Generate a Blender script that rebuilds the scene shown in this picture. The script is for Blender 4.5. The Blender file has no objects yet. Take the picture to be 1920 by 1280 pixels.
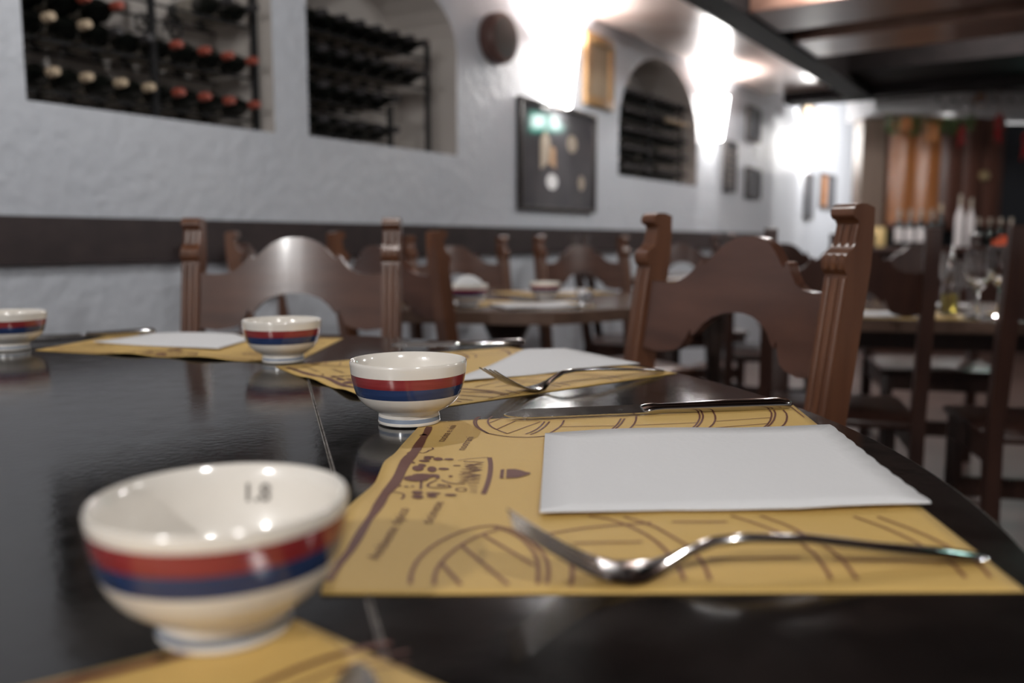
import bpy, bmesh, math, random
from mathutils import Vector, Matrix
R = random.Random(7)
pi = math.pi
scene = bpy.context.scene
COL = scene.collection

# ------------------------------------------------------------------ camera
ZC, TZ = 0.9355, 0.78
cam = bpy.data.cameras.new('camera')
cam_o = bpy.data.objects.new('camera', cam)
COL.objects.link(cam_o)
cam_o.location = (0, 0, ZC)
cam_o.rotation_euler = (pi / 2 - 0.1173, 0, 0)
cam.sensor_width = 36
cam.lens = 30.0
cam.clip_start = 0.02
cam.dof.use_dof = True
cam.dof.focus_distance = 0.72
cam.dof.aperture_fstop = 3.6
scene.camera = cam_o

# ------------------------------------------------------------------ world, exposure, lamps
w = bpy.data.worlds.new('world')
scene.world = w
w.use_nodes = True
w.node_tree.nodes['Background'].inputs[0].default_value = (0.9, 0.95, 1, 1)
w.node_tree.nodes['Background'].inputs[1].default_value = 0.03
vs = scene.view_settings
vs.view_transform = 'Standard'
vs.look = 'None'
vs.exposure = 0.22
vs.gamma = 1
scene.cycles.use_denoising = True
scene.cycles.max_bounces = 8
scene.cycles.sample_clamp_indirect = 6

# the long wall runs along s (direction D), its normal N points into the room
A = Vector((-1.3705, 2.3, 0)); D = Vector((0.5568, 0.8306, 0)); N = Vector((0.8306, -0.5568, 0))
WALL_ROT = math.atan2(D.y, D.x)
def W(s, z, off=0.0):
    p = A + D * s + N * off
    return Vector((p.x, p.y, z))

def lamp(name, loc, power, radius, color=(1, .985, .965), spot=None):
    l = bpy.data.lights.new(name, 'SPOT' if spot else 'POINT')
    l.energy = power; l.shadow_soft_size = radius; l.color = color
    if spot:
        l.spot_size = spot; l.spot_blend = .6
    o = bpy.data.objects.new(name, l); COL.objects.link(o); o.location = loc
    return o
# unseen ceiling downlights, plus hidden lamps added to brighten the cask and end wall
for i, (x, y, p) in enumerate([(-1.3, -1.5, 74), (.6, -.7, 40), (2.3, 1.0, 9), (-.35, 1.75, 24), (1.48, 4.216, 24), (3.2, 2.4, 36), (3.0, 5.4, 56), (4.36, 8.75, 90)]):
    lamp('downlight_and_fill', (x, y, 2.2 if 4 < y < 5 else 2.27 if 5 < y < 6 else 2.06), p, .03)

# ------------------------------------------------------------------ materials
def mat(name, col, rough=.5, metal=0, coat=0, var=None, scale=(1, 1, 1), nscale=8, bump=0, bscale=60, emit=None, estr=0,
        trans=0, ior=1.45, rvar=0, spec=None, detail=6):
    m = bpy.data.materials.new(name); m.use_nodes = True
    nt = m.node_tree; b = nt.nodes['Principled BSDF']
    b.inputs['Base Color'].default_value = (*col, 1)
    b.inputs['Roughness'].default_value = rough
    b.inputs['Metallic'].default_value = metal
    b.inputs['Coat Weight'].default_value = coat
    b.inputs['Coat Roughness'].default_value = .15
    b.inputs['IOR'].default_value = ior
    if spec is not None: b.inputs['Specular IOR Level'].default_value = spec
    b.inputs['Transmission Weight'].default_value = trans
    if emit:
        b.inputs['Emission Color'].default_value = (*emit, 1); b.inputs['Emission Strength'].default_value = estr
    if var or bump or rvar:
        tc = nt.nodes.new('ShaderNodeTexCoord'); mp = nt.nodes.new('ShaderNodeMapping')
        mp.inputs['Scale'].default_value = scale
        nt.links.new(tc.outputs['Object'], mp.inputs['Vector'])
    if var or rvar:
        n = nt.nodes.new('ShaderNodeTexNoise'); n.inputs['Scale'].default_value = nscale; n.inputs['Detail'].default_value = detail
        nt.links.new(mp.outputs[0], n.inputs['Vector'])
    if var:
        cr = nt.nodes.new('ShaderNodeValToRGB')
        cr.color_ramp.elements[0].position = .3; cr.color_ramp.elements[1].position = .72
        cr.color_ramp.elements[0].color = (*col, 1); cr.color_ramp.elements[1].color = (*var, 1)
        nt.links.new(n.outputs['Fac'], cr.inputs['Fac']); nt.links.new(cr.outputs[0], b.inputs['Base Color'])
    if rvar:
        mr = nt.nodes.new('ShaderNodeMapRange')
        mr.inputs['From Min'].default_value = .3; mr.inputs['From Max'].default_value = .7
        mr.inputs['To Min'].default_value = rough - rvar; mr.inputs['To Max'].default_value = rough + rvar
        nt.links.new(n.outputs['Fac'], mr.inputs['Value']); nt.links.new(mr.outputs[0], b.inputs['Roughness'])
    if bump:
        n2 = nt.nodes.new('ShaderNodeTexNoise'); n2.inputs['Scale'].default_value = bscale; n2.inputs['Detail'].default_value = 5
        nt.links.new(mp.outputs[0], n2.inputs['Vector'])
        bp = nt.nodes.new('ShaderNodeBump'); bp.inputs['Strength'].default_value = bump; bp.inputs['Distance'].default_value = .01
        nt.links.new(n2.outputs['Fac'], bp.inputs['Height']); nt.links.new(bp.outputs[0], b.inputs['Normal'])
    return m

M = {}
M['plaster'] = mat('plaster', (.50, .525, .575), .4, var=(.55, .572, .615), nscale=1.5, bump=.9, bscale=24)
M['plaster_far'] = mat('plaster_smooth', (.58, .58, .59), .6, bump=.2, bscale=30)
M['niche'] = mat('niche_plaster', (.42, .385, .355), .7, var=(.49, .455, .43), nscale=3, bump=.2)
M['table'] = mat('table_top', (.0060, .0050, .0050), .12, var=(.011, .009, .0085), nscale=40, rvar=.025, bump=.012, bscale=160, coat=0, spec=.5)
M['table_worn'] = mat('table_worn_edge', (.035, .028, .026), .45, var=(.22, .20, .18), nscale=110, bump=.3, bscale=90)
M['table_edge'] = mat('table_edge', (.03, .018, .014), .35, var=(.05, .03, .024), scale=(1, 1, 4), nscale=14)
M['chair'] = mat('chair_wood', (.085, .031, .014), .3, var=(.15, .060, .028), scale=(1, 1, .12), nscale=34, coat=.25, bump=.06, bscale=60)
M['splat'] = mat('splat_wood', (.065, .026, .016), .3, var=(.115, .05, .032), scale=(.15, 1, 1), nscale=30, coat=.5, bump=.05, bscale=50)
M['table_light'] = mat('brown_table_top', (.10, .06, .04), .22, var=(.15, .095, .065), scale=(1, .12, 1), nscale=30, coat=.3)
M['table_light_edge'] = mat('brown_table_edge', (.075, .042, .028), .4, var=(.12, .07, .048), scale=(1, 1, 4), nscale=14)
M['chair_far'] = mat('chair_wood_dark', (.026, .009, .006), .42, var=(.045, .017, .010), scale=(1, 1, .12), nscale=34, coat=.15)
M['band'] = mat('rail_wood', (.028, .02, .021), .42, var=(.045, .032, .032), scale=(.1, 1, 1), nscale=20)
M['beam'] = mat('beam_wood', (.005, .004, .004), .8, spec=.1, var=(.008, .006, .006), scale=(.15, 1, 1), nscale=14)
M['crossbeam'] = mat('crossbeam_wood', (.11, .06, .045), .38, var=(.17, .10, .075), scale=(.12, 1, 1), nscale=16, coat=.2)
M['soffit'] = mat('soffit_wood', (.42, .29, .245), .3, var=(.58, .48, .44), scale=(.15, 1, 1), nscale=9, coat=.5)
M['ceiling'] = mat('ceiling_boards', (.035, .022, .018), .55, var=(.05, .033, .027), scale=(1, .1, 1), nscale=10)
M['floor'] = mat('floor_tiles', (.05, .03, .024), .5, var=(.10, .06, .05), nscale=4)
M['paper'] = mat('yellow_paper', (.575, .375, .115), .62, var=(.605, .40, .128), nscale=9, bump=.05, bscale=140)
M['ink'] = mat('brown_ink', (.12, .034, .02), .6)
M['ink_light'] = mat('thin_brown_ink', (.21, .085, .04), .6)
M['napkin'] = mat('white_paper', (.72, .72, .73), .75, bump=.08, bscale=200)
M['ceramic'] = mat('cream_ceramic', (.80, .755, .69), .12, coat=.6, var=(.82, .78, .72), nscale=25)
M['red'] = mat('red_glaze', (.22, .022, .026), .12, var=(.30, .05, .05), scale=(1, 1, 12), nscale=20, coat=.6)
M['blue'] = mat('blue_glaze', (.018, .035, .105), .12, var=(.03, .055, .145), scale=(1, 1, 12), nscale=20, coat=.6)
M['greyblue'] = mat('pale_blue_glaze', (.22, .27, .35), .14, var=(.27, .31, .39), scale=(1, 1, 12), nscale=20, coat=.6)
M['mark'] = mat('grey_mark', (.24, .22, .20), .3)
M['steel'] = mat('cutlery_steel', (.50, .49, .485), .10, metal=1)
M['blade'] = mat('blade_steel', (.60, .59, .58), .24, metal=1, rvar=.04, nscale=80)
M['iron'] = mat('black_iron', (.006, .006, .007), .75)
M['bottle'] = mat('dark_bottle_glass', (.006, .007, .006), .08, coat=.4)
M['cork'] = mat('cork', (.42, .33, .23), .6)
M['redcap'] = mat('red_capsule', (.27, .06, .04), .4)
M['darkcap'] = mat('dark_capsule', (.04, .038, .04), .14)
M['label'] = mat('bottle_label', (.30, .27, .23), .6)
M['whitelabel'] = mat('white_bottle_label', (.74, .70, .70), .5)
M['shade'] = mat('lamp_shade', (.9, .88, .84), .6, emit=(1, .98, .95), estr=22)
M['gold'] = mat('gold_frame', (.20, .115, .05), .4, metal=.3, var=(.30, .18, .08), nscale=20)
M['darkframe'] = mat('dark_frame', (.03, .024, .022), .4)
M['picture'] = mat('picture_dark', (.055, .055, .062), .05, var=(.10, .095, .10), nscale=4)
M['picture2'] = mat('picture_brown', (.17, .13, .09), .4, var=(.28, .22, .15), nscale=6)
M['slate'] = mat('slate_print', (.07, .075, .085), .5, var=(.13, .135, .15), nscale=30)
M['beige'] = mat('beige_paint', (.36, .30, .24), .4)
M['tan'] = mat('tan_paint', (.40, .25, .15), .4)
M['disc'] = mat('disc_wood', (.065, .03, .025), .5, var=(.10, .05, .04), nscale=20)
M['exit_green'] = mat('exit_green', (.02, .3, .2), .4, emit=(.05, .75, .55), estr=5)
M['exit_white'] = mat('exit_white', (.9, 1, .95), .4, emit=(.8, 1, .95), estr=16)
M['cask'] = mat('cask_wood', (.34, .115, .028), .34, var=(.42, .16, .05), scale=(1, 1, .1), nscale=16, coat=.6)
M['cask_dark'] = mat('cask_wood_dark', (.075, .028, .018), .4, var=(.11, .043, .028), scale=(1, 1, .1), nscale=16, coat=.1)
M['greige'] = mat('greige_wood', (.20, .145, .11), .5, var=(.26, .19, .15), scale=(1, 1, .1), nscale=12)
M['brass'] = mat('brass', (.55, .43, .24), .3, metal=.7)
M['herb'] = mat('herb_green', (.10, .17, .06), .6, var=(.16, .25, .10), nscale=30)
M['pepper'] = mat('pepper_red', (.30, .012, .016), .3)
M['corn'] = mat('dried_orange', (.48, .20, .07), .5)
M['glass'] = mat('clear_glass', (1, 1, 1), .02, trans=1, ior=1.45)
M['oil'] = mat('olive_oil', (.75, .6, .12), .05, trans=.8)
M['orange'] = mat('orange_plastic', (.62, .11, .05), .4)
M['yellowjar'] = mat('yellow_jar', (.75, .55, .25), .4)
M['darkpanel'] = mat('dark_panel', (.025, .027, .033), .5)
M['spout'] = mat('bottle_neck_foil', (.38, .33, .27), .35)

# ------------------------------------------------------------------ mesh helpers
def obj(name, bm, mats, parent=None, smooth=True, loc=None, angle=40):
    bmesh.ops.recalc_face_normals(bm, faces=bm.faces)
    me = bpy.data.meshes.new(name); bm.to_mesh(me); bm.free()
    for m in (mats if isinstance(mats, (list, tuple)) else [mats]): me.materials.append(M[m])
    if smooth:
        me.polygons.foreach_set('use_smooth', [True] * len(me.polygons))
        me.set_sharp_from_angle(angle=math.radians(angle))
    o = bpy.data.objects.new(name, me); COL.objects.link(o)
    if parent is not None: o.parent = parent
    if loc is not None: o.location = loc
    return o
def tag(o, label, cat, group=None):
    o['label'] = label; o['category'] = cat
    if group: o['group'] = group
    return o
def thing(name, label, cat, loc=(0, 0, 0), rz=0, group=None):
    o = bpy.data.objects.new(name, None); COL.objects.link(o)
    o.empty_display_size = .05
    o.location = loc; o.rotation_euler = (0, 0, rz)
    return tag(o, label, cat, group)
def struct(name, bm, m, smooth=False):
    o = obj(name, bm, m, smooth=smooth); o['kind'] = 'structure'; return o
def dup(root, label=None, loc=None, rot=None, group=None, scale=None):
    r = root.copy(); COL.objects.link(r)
    if loc is not None: r.location = loc
    if rot is not None: r.rotation_euler = rot
    if scale is not None: r.scale = scale
    if label: r['label'] = label
    if group: r['group'] = group
    for ch in list(root.children):
        c = ch.copy(); COL.objects.link(c); c.parent = r
        for g in list(ch.children):
            d = g.copy(); COL.objects.link(d); d.parent = c
    return r
def box(bm, x0, x1, y0, y1, z0, z1, mtx=None, bev=0, mi=0):
    r = bmesh.ops.create_cube(bm, size=1)
    vs_ = r['verts']
    for v in vs_:
        v.co = Vector((x0 + (v.co.x + .5) * (x1 - x0), y0 + (v.co.y + .5) * (y1 - y0), z0 + (v.co.z + .5) * (z1 - z0)))
    fs = set(f for v in vs_ for f in v.link_faces)
    if bev:
        es = set(e for v in vs_ for e in v.link_edges)
        rr = bmesh.ops.bevel(bm, geom=list(es), offset=bev, segments=2, affect='EDGES', profile=.5)
        fs = set(rr['faces']) | set(f for f in fs if f.is_valid)
        vs_ = list(set(v for f in fs for v in f.verts))
    for f in fs: f.material_index = mi
    if mtx is not None:
        for v in vs_: v.co = mtx @ v.co
    return vs_
def lathe(bm, prof, seg=32, mtx=None, mids=None, cap0=True, cap1=True):
    rings = []
    for r, z in prof:
        ring = []
        for i in range(seg):
            a = 2 * pi * i / seg
            v = bm.verts.new((r * math.cos(a), r * math.sin(a), z)); ring.append(v)
        rings.append(ring)
    for k in range(len(rings) - 1):
        for i in range(seg):
            f = bm.faces.new((rings[k][i], rings[k][(i + 1) % seg], rings[k + 1][(i + 1) % seg], rings[k + 1][i]))
            if mids: f.material_index = mids[k]
    if cap0:
        f = bm.faces.new(rings[0][::-1])
        if mids: f.material_index = mids[0]
    if cap1:
        f = bm.faces.new(rings[-1])
        if mids: f.material_index = mids[-1]
    if mtx is not None:
        for ring in rings:
            for v in ring: v.co = mtx @ v.co
def tube(bm, pts, r, seg=8, closed=False):
    pts = [Vector(p) for p in pts]; rings = []
    n = len(pts)
    for i, p in enumerate(pts):
        t = (pts[min(i + 1, n - 1)] - pts[max(i - 1, 0)]).normalized()
        u = t.cross(Vector((0, 0, 1)))
        if u.length < 1e-3: u = t.cross(Vector((1, 0, 0)))
        u.normalize(); v = t.cross(u)
        rr = r[i] if isinstance(r, (list, tuple)) else r
        rings.append([bm.verts.new(p + u * rr * math.cos(2 * pi * k / seg) + v * rr * math.sin(2 * pi * k / seg)) for k in range(seg)])
    for a, b in zip(rings, rings[1:]):
        for k in range(seg): bm.faces.new((a[k], a[(k + 1) % seg], b[(k + 1) % seg], b[k]))
    bm.faces.new(rings[0][::-1]); bm.faces.new(rings[-1])
def prism(bm, poly, fn, t0, t1, mi=0):
    """extrude a 2-D outline between t0 and t1; fn(a, b, t) -> Vector"""
    a = [bm.verts.new(fn(x, y, t0)) for x, y in poly]; b = [bm.verts.new(fn(x, y, t1)) for x, y in poly]
    n = len(poly); fs = []
    fs.append(bm.faces.new(a[::-1])); fs.append(bm.faces.new(b))
    for i in range(n): fs.append(bm.faces.new((a[i], a[(i + 1) % n], b[(i + 1) % n], b[i])))
    for f in fs: f.material_index = mi
    return fs
def walls_mtx(s, z, off=0):
    """local x along the wall, y into the room, z up"""
    p = W(s, z, off)
    return Matrix(((D.x, N.x, 0, p.x), (D.y, N.y, 0, p.y), (0, 0, 1, p.z), (0, 0, 0, 1)))
WROT = math.atan2(D.y, D.x)
def wall_thing(name, label, cat, s, z, off=0, group=None):
    # local x along the wall, local -y into the room
    return thing(name, label, cat, W(s, z, off), WROT, group)
# ------------------------------------------------------------------ the room
def niche_outline(s0, s1, z0, zs, h, n=14):
    c, hw = (s0 + s1) / 2, (s1 - s0) / 2
    pts = [(s0, z0), (s1, z0), (s1, zs)]
    for i in range(1, n):
        a = pi * i / n
        pts.append((c + hw * math.cos(a), zs + h * math.sin(a)))
    pts.append((s0, zs))
    return pts
NICHES = [niche_outline(.094, .953, 1.315, 1.78, .27), niche_outline(1.113, 2.012, 1.322, 1.78, .27), niche_outline(3.63, 4.89, 1.335, 1.64, .49)]
DEPTH = .34
ZCEIL, ZBEAM = 2.36, 2.10
bm = bmesh.new()
outer = [(-3.5, 0), (10.0, 0), (10.0, 2.6), (-3.5, 2.6)]
edges = []
loops = []
for poly in [outer] + NICHES:
    vs_ = [bm.verts.new(W(s, z)) for s, z in poly]; loops.append(vs_)
    for i in range(len(vs_)): edges.append(bm.edges.new((vs_[i], vs_[(i + 1) % len(vs_)])))
bmesh.ops.triangle_fill(bm, use_beauty=True, use_dissolve=False, edges=edges)
for poly, vs_ in zip(NICHES, loops[1:]):
    back = [bm.verts.new(W(s, z, -DEPTH)) for s, z in poly]
    n = len(poly)
    for i in range(n):
        f = bm.faces.new((vs_[i], vs_[(i + 1) % n], back[(i + 1) % n], back[i])); f.material_index = 1
    f = bm.faces.new(back); f.material_index = 1
# thickness behind
b0 = [bm.verts.new(W(s, z, -.5)) for s, z in outer]
for i in range(4): bm.faces.new((loops[0][i], b0[i], b0[(i + 1) % 4], loops[0][(i + 1) % 4]))
bm.faces.new(b0)
struct('wall_left', bm, ['plaster', 'niche'])

def slab(name, s0, s1, o0, o1, z0, z1, m, bev=0):
    bm = bmesh.new(); vs_ = box(bm, s0, s1, o0, o1, z0, z1, bev=bev)
    for v in bm.verts:
        q = W(v.co.x, v.co.z, v.co.y); v.co = q
    return struct(name, bm, m)
slab('floor', -3.5, 10, -.5, 7.5, -.05, 0, 'floor')
slab('ceiling', -3.5, 10, -.5, 7.5, 2.6, 2.66, 'ceiling')
slab('wall_far', 10.0, 10.1, -.5, 7.5, 0, 2.6, 'plaster_far')
slab('wall_back', -3.6, -3.5, -.5, 7.5, 0, 2.6, 'plaster_far')
slab('wall_right', -3.5, 10, 7.5, 7.6, 0, 2.6, 'plaster_far')
# dark timber rail along the plaster
slab('trim_1', -3.5, 6.6, .0, .032, .872, 1.003, 'band')
# boarded soffit beside the wall, the long beam, the cross beams and the last deep beam
slab('trim_2', -3.5, 6.35, 0, .72, 2.19, 2.22, 'soffit')
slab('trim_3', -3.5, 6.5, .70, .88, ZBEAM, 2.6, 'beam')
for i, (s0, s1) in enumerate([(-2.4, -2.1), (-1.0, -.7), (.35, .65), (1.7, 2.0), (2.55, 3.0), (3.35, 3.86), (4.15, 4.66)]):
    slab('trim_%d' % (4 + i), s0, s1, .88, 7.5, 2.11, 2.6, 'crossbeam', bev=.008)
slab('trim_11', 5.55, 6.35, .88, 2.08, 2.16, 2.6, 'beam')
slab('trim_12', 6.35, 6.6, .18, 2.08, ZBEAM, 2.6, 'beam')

# ------------------------------------------------------------------ wine racks and bottles
def bottle_mesh():
    bm = bmesh.new()
    # axis along +z = towards the neck
    prof = [(.0, .003), (.030, 0), (.0365, .006), (.037, .02), (.037, .17), (.0355, .19), (.028, .212), (.017, .232), (.0145, .25), (.014, .272)]
    lathe(bm, prof, 16, cap0=False)
    return bm
def make_bottle(cap):
    o = obj('wine_bottle', bottle_mesh(), 'bottle')
    bm = bmesh.new(); lathe(bm, [(.0143, .262), (.0146, .268), (.0128, .298), (.011, .301)], 14)
    obj('capsule', bm, cap, o)
    bm = bmesh.new(); lathe(bm, [(.0372, .06), (.0374, .061), (.0374, .14), (.0372, .141)], 16, cap0=False, cap1=False)
    obj('paper_label', bm, 'label', o)
    return o
protos = {}
ORD = ['first', 'second', 'third', 'fourth', 'fifth', 'sixth', 'seventh', 'eighth', 'ninth', 'tenth', 'eleventh', 'twelfth', 'thirteenth', 'fourteenth']
def put_bottle(s, z, cap, label, group, tilt=.0, off=-.27, yaw=0):
    # the neck points into the room: local +z -> N
    m = Matrix.Rotation(WALL_ROT, 4, 'Z') @ Matrix.Rotation(yaw, 4, 'Z') @ Matrix.Rotation(pi / 2 + tilt, 4, 'X')
    e = m.to_euler()
    if cap not in protos:
        o = make_bottle(cap); protos[cap] = o
        o.location = W(s, z, off); o.rotation_euler = e; tag(o, label, 'bottle', group)
    else:
        o = dup(protos[cap], label, W(s, z, off), e, group)
    return o
def rack(label, s0, s1, posts, rows, scrolls=True, ztop=None, zbot=1.32):
    t = wall_thing('wine_rack', label, 'wine rack', s0, zbot)
    L = s1 - s0
    for p in posts:
        bm = bmesh.new(); z1 = (p[1] if isinstance(p, tuple) else ztop) - zbot
        x = (p[0] if isinstance(p, tuple) else p) - s0
        box(bm, x - .009, x + .009, .045, .063, 0, z1)
        obj('post', bm, 'iron', t, smooth=False)
    for z, a, b in rows:
        for yy in (.075, .25):
            bm = bmesh.new(); zz = z - .044 - zbot
            box(bm, a - s0, b - s0, yy - .004, yy + .004, zz - .003, zz + .005)
            obj('shelf_rod', bm, 'iron', t, smooth=False)
    if scrolls:
        for sc in scrolls:
            bm = bmesh.new()
            cx, cz, r, sg = sc
            pts = []
            for i in range(26):
                a = i / 25 * 2.6 * pi; rr = r * (1 - .75 * i / 25)
                pts.append((cx - s0 + sg * rr * math.cos(a), .054, cz - zbot + rr * math.sin(a)))
            tube(bm, pts, .005, 6)
            obj('scroll', bm, 'iron', t)
    return t
# left niche
rack('black iron wine rack with scrolls in the left arched wall niche', .1, .93, [.112, .521, .918], [(1.40, .11, .91), (1.545, .11, .91), (1.72, .11, .91)], ztop=1.9,
     scrolls=[(.49, 1.60, .035, 1), (.60, 1.60, .035, -1), (.49, 1.73, .04, 1), (.60, 1.73, .04, -1), (.845, 1.805, .035, 1)])
rows = [('bottom', 1.40, 8), ('middle', 1.545, 8), ('top', 1.72, 8)]
for nm, z, n in rows:
    for i in range(n):
        s = .168 + i * .0985
        cap = 'cork' if (nm == 'bottom' and i < 4) or (nm == 'middle' and i < 2) else 'redcap'
        if nm == 'middle' and i in (2, 3): cap = 'darkcap'
        if nm == 'top':
            if i in (3, 4, 5): continue
            cap = 'darkcap'
        put_bottle(s, z + .03 * 0, cap, 'wine bottle, %s end, %s from left in the %s row of the left niche' % (
            {'cork': 'pale cork', 'redcap': 'red capsule', 'darkcap': 'dark'}[cap], ORD[i], nm), 'bottles in the left niche rack', yaw=R.uniform(-.02, .02))
for i in range(3):      # loose bottles with red labels lying across the others
    put_bottle(.168 + i * .1, 1.6195 + .0 * i, 'redcap', 'wine bottle, red capsule, %s of three lying above the middle row, left niche' % ORD[i],
               'bottles in the left niche rack')
# second niche
rack('black iron wine rack with a short inner post in the second arched wall niche', 1.12, 1.92, [1.135, (1.62, 1.50), 1.87], [(1.39, 1.13, 1.63), (1.515, 1.13, 1.63), (1.645, 1.13, 1.88), (1.775, 1.13, 1.88)], ztop=1.80, scrolls=False)
for nm, z, n in [('bottom', 1.39, 5), ('second', 1.515, 5), ('third', 1.645, 7), ('top', 1.775, 7)]:
    for i in range(n):
        put_bottle(1.185 + i * .0985, z, 'darkcap', 'dark wine bottle, %s from left in the %s row of the second niche' % (ORD[i], nm),
                   'bottles in the second niche rack', yaw=R.uniform(-.02, .02))
# third niche
rack('black wine rack filled with bottles in the far arched wall niche', 3.65, 4.86, [3.66, 4.184, 4.715], [(1.40 + .115 * k, 3.66, 4.70) for k in range(5)], ztop=1.91, scrolls=False, zbot=1.337)
for k, nm in enumerate(['bottom', 'second', 'third', 'fourth', 'top']):
    for i in range(10):
        if nm in ('bottom', 'second') and i in (4,): continue
        put_bottle(3.72 + i * .103, 1.40 + .115 * k, 'cork' if (k == 3 and i > 5) else 'darkcap', 'dark wine bottle, %s from left in the %s row of the far niche' % (ORD[i], nm),
                   'bottles in the far niche rack', yaw=R.uniform(-.02, .02))

# ------------------------------------------------------------------ things hung on the long wall
def half_cone(bm, r0, r1, h, n=20, flat=.85, t=.004):
    out, inn = [], []
    for k in range(2):
        z = h * k
        for rr, lst in ((r0 if k == 0 else r1, out), ((r0 if k == 0 else r1) - t, inn)):
            lst.append([bm.verts.new((rr * math.cos(pi + pi * i / n), rr * flat * math.sin(pi + pi * i / n) - .02, z)) for i in range(n + 1)])
    for a in (out, inn):
        for i in range(n): bm.faces.new((a[0][i], a[0][i + 1], a[1][i + 1], a[1][i]))
    for k in range(2):
        for i in range(n): bm.faces.new((out[k][i], out[k][i + 1], inn[k][i + 1], inn[k][i]))
    for i in (0, n): bm.faces.new((out[0][i], out[1][i], inn[1][i], inn[0][i]))
def sconce(s, z0, h, r0, r1, label, power):
    t = wall_thing('wall_sconce', label, 'wall lamp', s, z0, 0, 'white shaded sconces along the wall')
    bm = bmesh.new(); half_cone(bm, r0, r1, h); obj('lamp_shade', bm, 'shade', t)
    bm = bmesh.new(); box(bm, -.035, .035, -.015, 0, h * .3, h * .7, bev=.004); box(bm, -.008, .008, -.05, -.012, h * .45, h * .55); br = obj('bracket', bm, 'brass', t)
    bm = bmesh.new(); lathe(bm, [(.012, 0), (.022, .02), (.026, .045), (.018, .07), (.004, .08)], 14, Matrix.Translation((0, -.055, h * .5))); obj('bulb', bm, 'shade', br)
    p = W(s, z0 + h * .82, .075); lamp('sconce_light', p, power, .025)
sconce(2.86, 1.645, .30, .085, .125, 'nearest white half cone wall sconce, glowing above the dark glazed picture', 75)
sconce(5.13, 1.69, .31, .09, .135, 'glowing white wall sconce just past the far wine niche', 85)
sconce(7.75, 1.68, .36, .10, .155, 'farthest white wall sconce, glowing near the end of the long wall', 150)

def framed(name, label, cat, s0, s1, z0, z1, fw, fm, cm, depth=.03, tilt=0, decor=None, kind='canvas'):
    t = wall_thing(name, label, cat, (s0 + s1) / 2, (z0 + z1) / 2, 0)
    hw, hh = (s1 - s0) / 2, (z1 - z0) / 2
    bm = bmesh.new()
    for x0, x1, a, b in ((-hw, hw, hh - fw, hh), (-hw, hw, -hh, -hh + fw), (-hw, -hw + fw, -hh + fw, hh - fw), (hw - fw, hw, -hh + fw, hh - fw)):
        box(bm, x0, x1, -depth, -.001, a, b, bev=.003)
    obj('frame', bm, fm, t)
    bm = bmesh.new(); box(bm, -hw + fw * .8, hw - fw * .8, -depth * .55, -.002, -hh + fw * .8, hh - fw * .8); c = obj(kind, bm, cm, t, smooth=False)
    if decor:
        for nm, m, polys in decor:
            bm = bmesh.new()
            for poly in polys:
                bm.faces.new([bm.verts.new((x * hw, -depth * .55 - .0012, z * hh)) for x, z in poly])
            obj(nm, bm, m, c, smooth=False)
    return t
def ell(cx, cz, rx, rz, n=14): return [(cx + rx * math.cos(2 * pi * i / n), cz + rz * math.sin(2 * pi * i / n)) for i in range(n)]
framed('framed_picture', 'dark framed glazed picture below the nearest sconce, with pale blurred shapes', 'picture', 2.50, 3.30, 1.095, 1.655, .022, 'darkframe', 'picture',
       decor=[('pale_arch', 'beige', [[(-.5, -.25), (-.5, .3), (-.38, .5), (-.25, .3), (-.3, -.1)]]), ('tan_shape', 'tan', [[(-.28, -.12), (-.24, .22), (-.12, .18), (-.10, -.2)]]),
              ('pale_spots', 'beige', [ell(.33, .32, .14, .17), ell(.6, -.42, .09, .15)]), ('painted_lamp_reflection', 'napkin', [ell(-.2, -.45, .15, .15)])])  # the white ellipse is a lamp's reflection painted flat on the picture
framed('framed_picture', 'upright gilt framed brown picture right of the nearest sconce', 'picture', 3.17, 3.51, 1.70, 2.10, .055, 'gold', 'picture2')
# round wooden disc
t = wall_thing('wall_plaque', 'round dark wooden plaque hung left of the nearest sconce', 'wall decoration', 2.285, 1.885)
bm = bmesh.new(); lathe(bm, [(.11, .005), (.118, .02), (.118, .07), (.108, .082), (.095, .084)], 32, Matrix.Rotation(pi / 2, 4, 'X')); obj('disc', bm, 'disc', t)
bm = bmesh.new(); lathe(bm, [(.094, .080), (.094, .086), (.06, .088)], 32, Matrix.Rotation(pi / 2, 4, 'X')); obj('rim_inlay', bm, 'darkframe', t)
framed('menu_board', 'narrow dark slatted board below the sconce past the far wine niche', 'board', 5.43, 5.68, 1.32, 1.72, .015, 'darkframe', 'slate',
       decor=[('pale_lines', 'beige', [[(-.7, z), (.7, z), (.7, z + .05), (-.7, z + .05)] for z in (-.7, -.45, -.2, .05, .3, .55)])])
framed('framed_picture', 'upper of two small dark pictures between the far sconces', 'picture', 5.93, 6.26, 1.76, 2.05, .02, 'darkframe', 'slate')
framed('framed_picture', 'lower of two small dark pictures between the far sconces', 'picture', 5.95, 6.32, 1.29, 1.55, .02, 'darkframe', 'slate')
framed('framed_picture', 'tall narrow dark picture beneath the farthest sconce', 'picture', 7.75, 8.05, 1.15, 1.62, .03, 'darkframe', 'slate')
framed('framed_picture', 'small brown box picture above the farthest sconce', 'picture', 7.55, 8.0, 2.11, 2.29, .02, 'darkframe', 'picture2')
framed('framed_poster', 'small orange and dark poster at the end of the long wall', 'picture', 8.35, 8.95, 1.28, 1.66, .02, 'darkframe', 'slate',
       decor=[('orange_strip', 'corn', [[(-.85, -.85), (-.15, -.85), (-.15, .85), (-.85, .85)]])])
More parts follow.
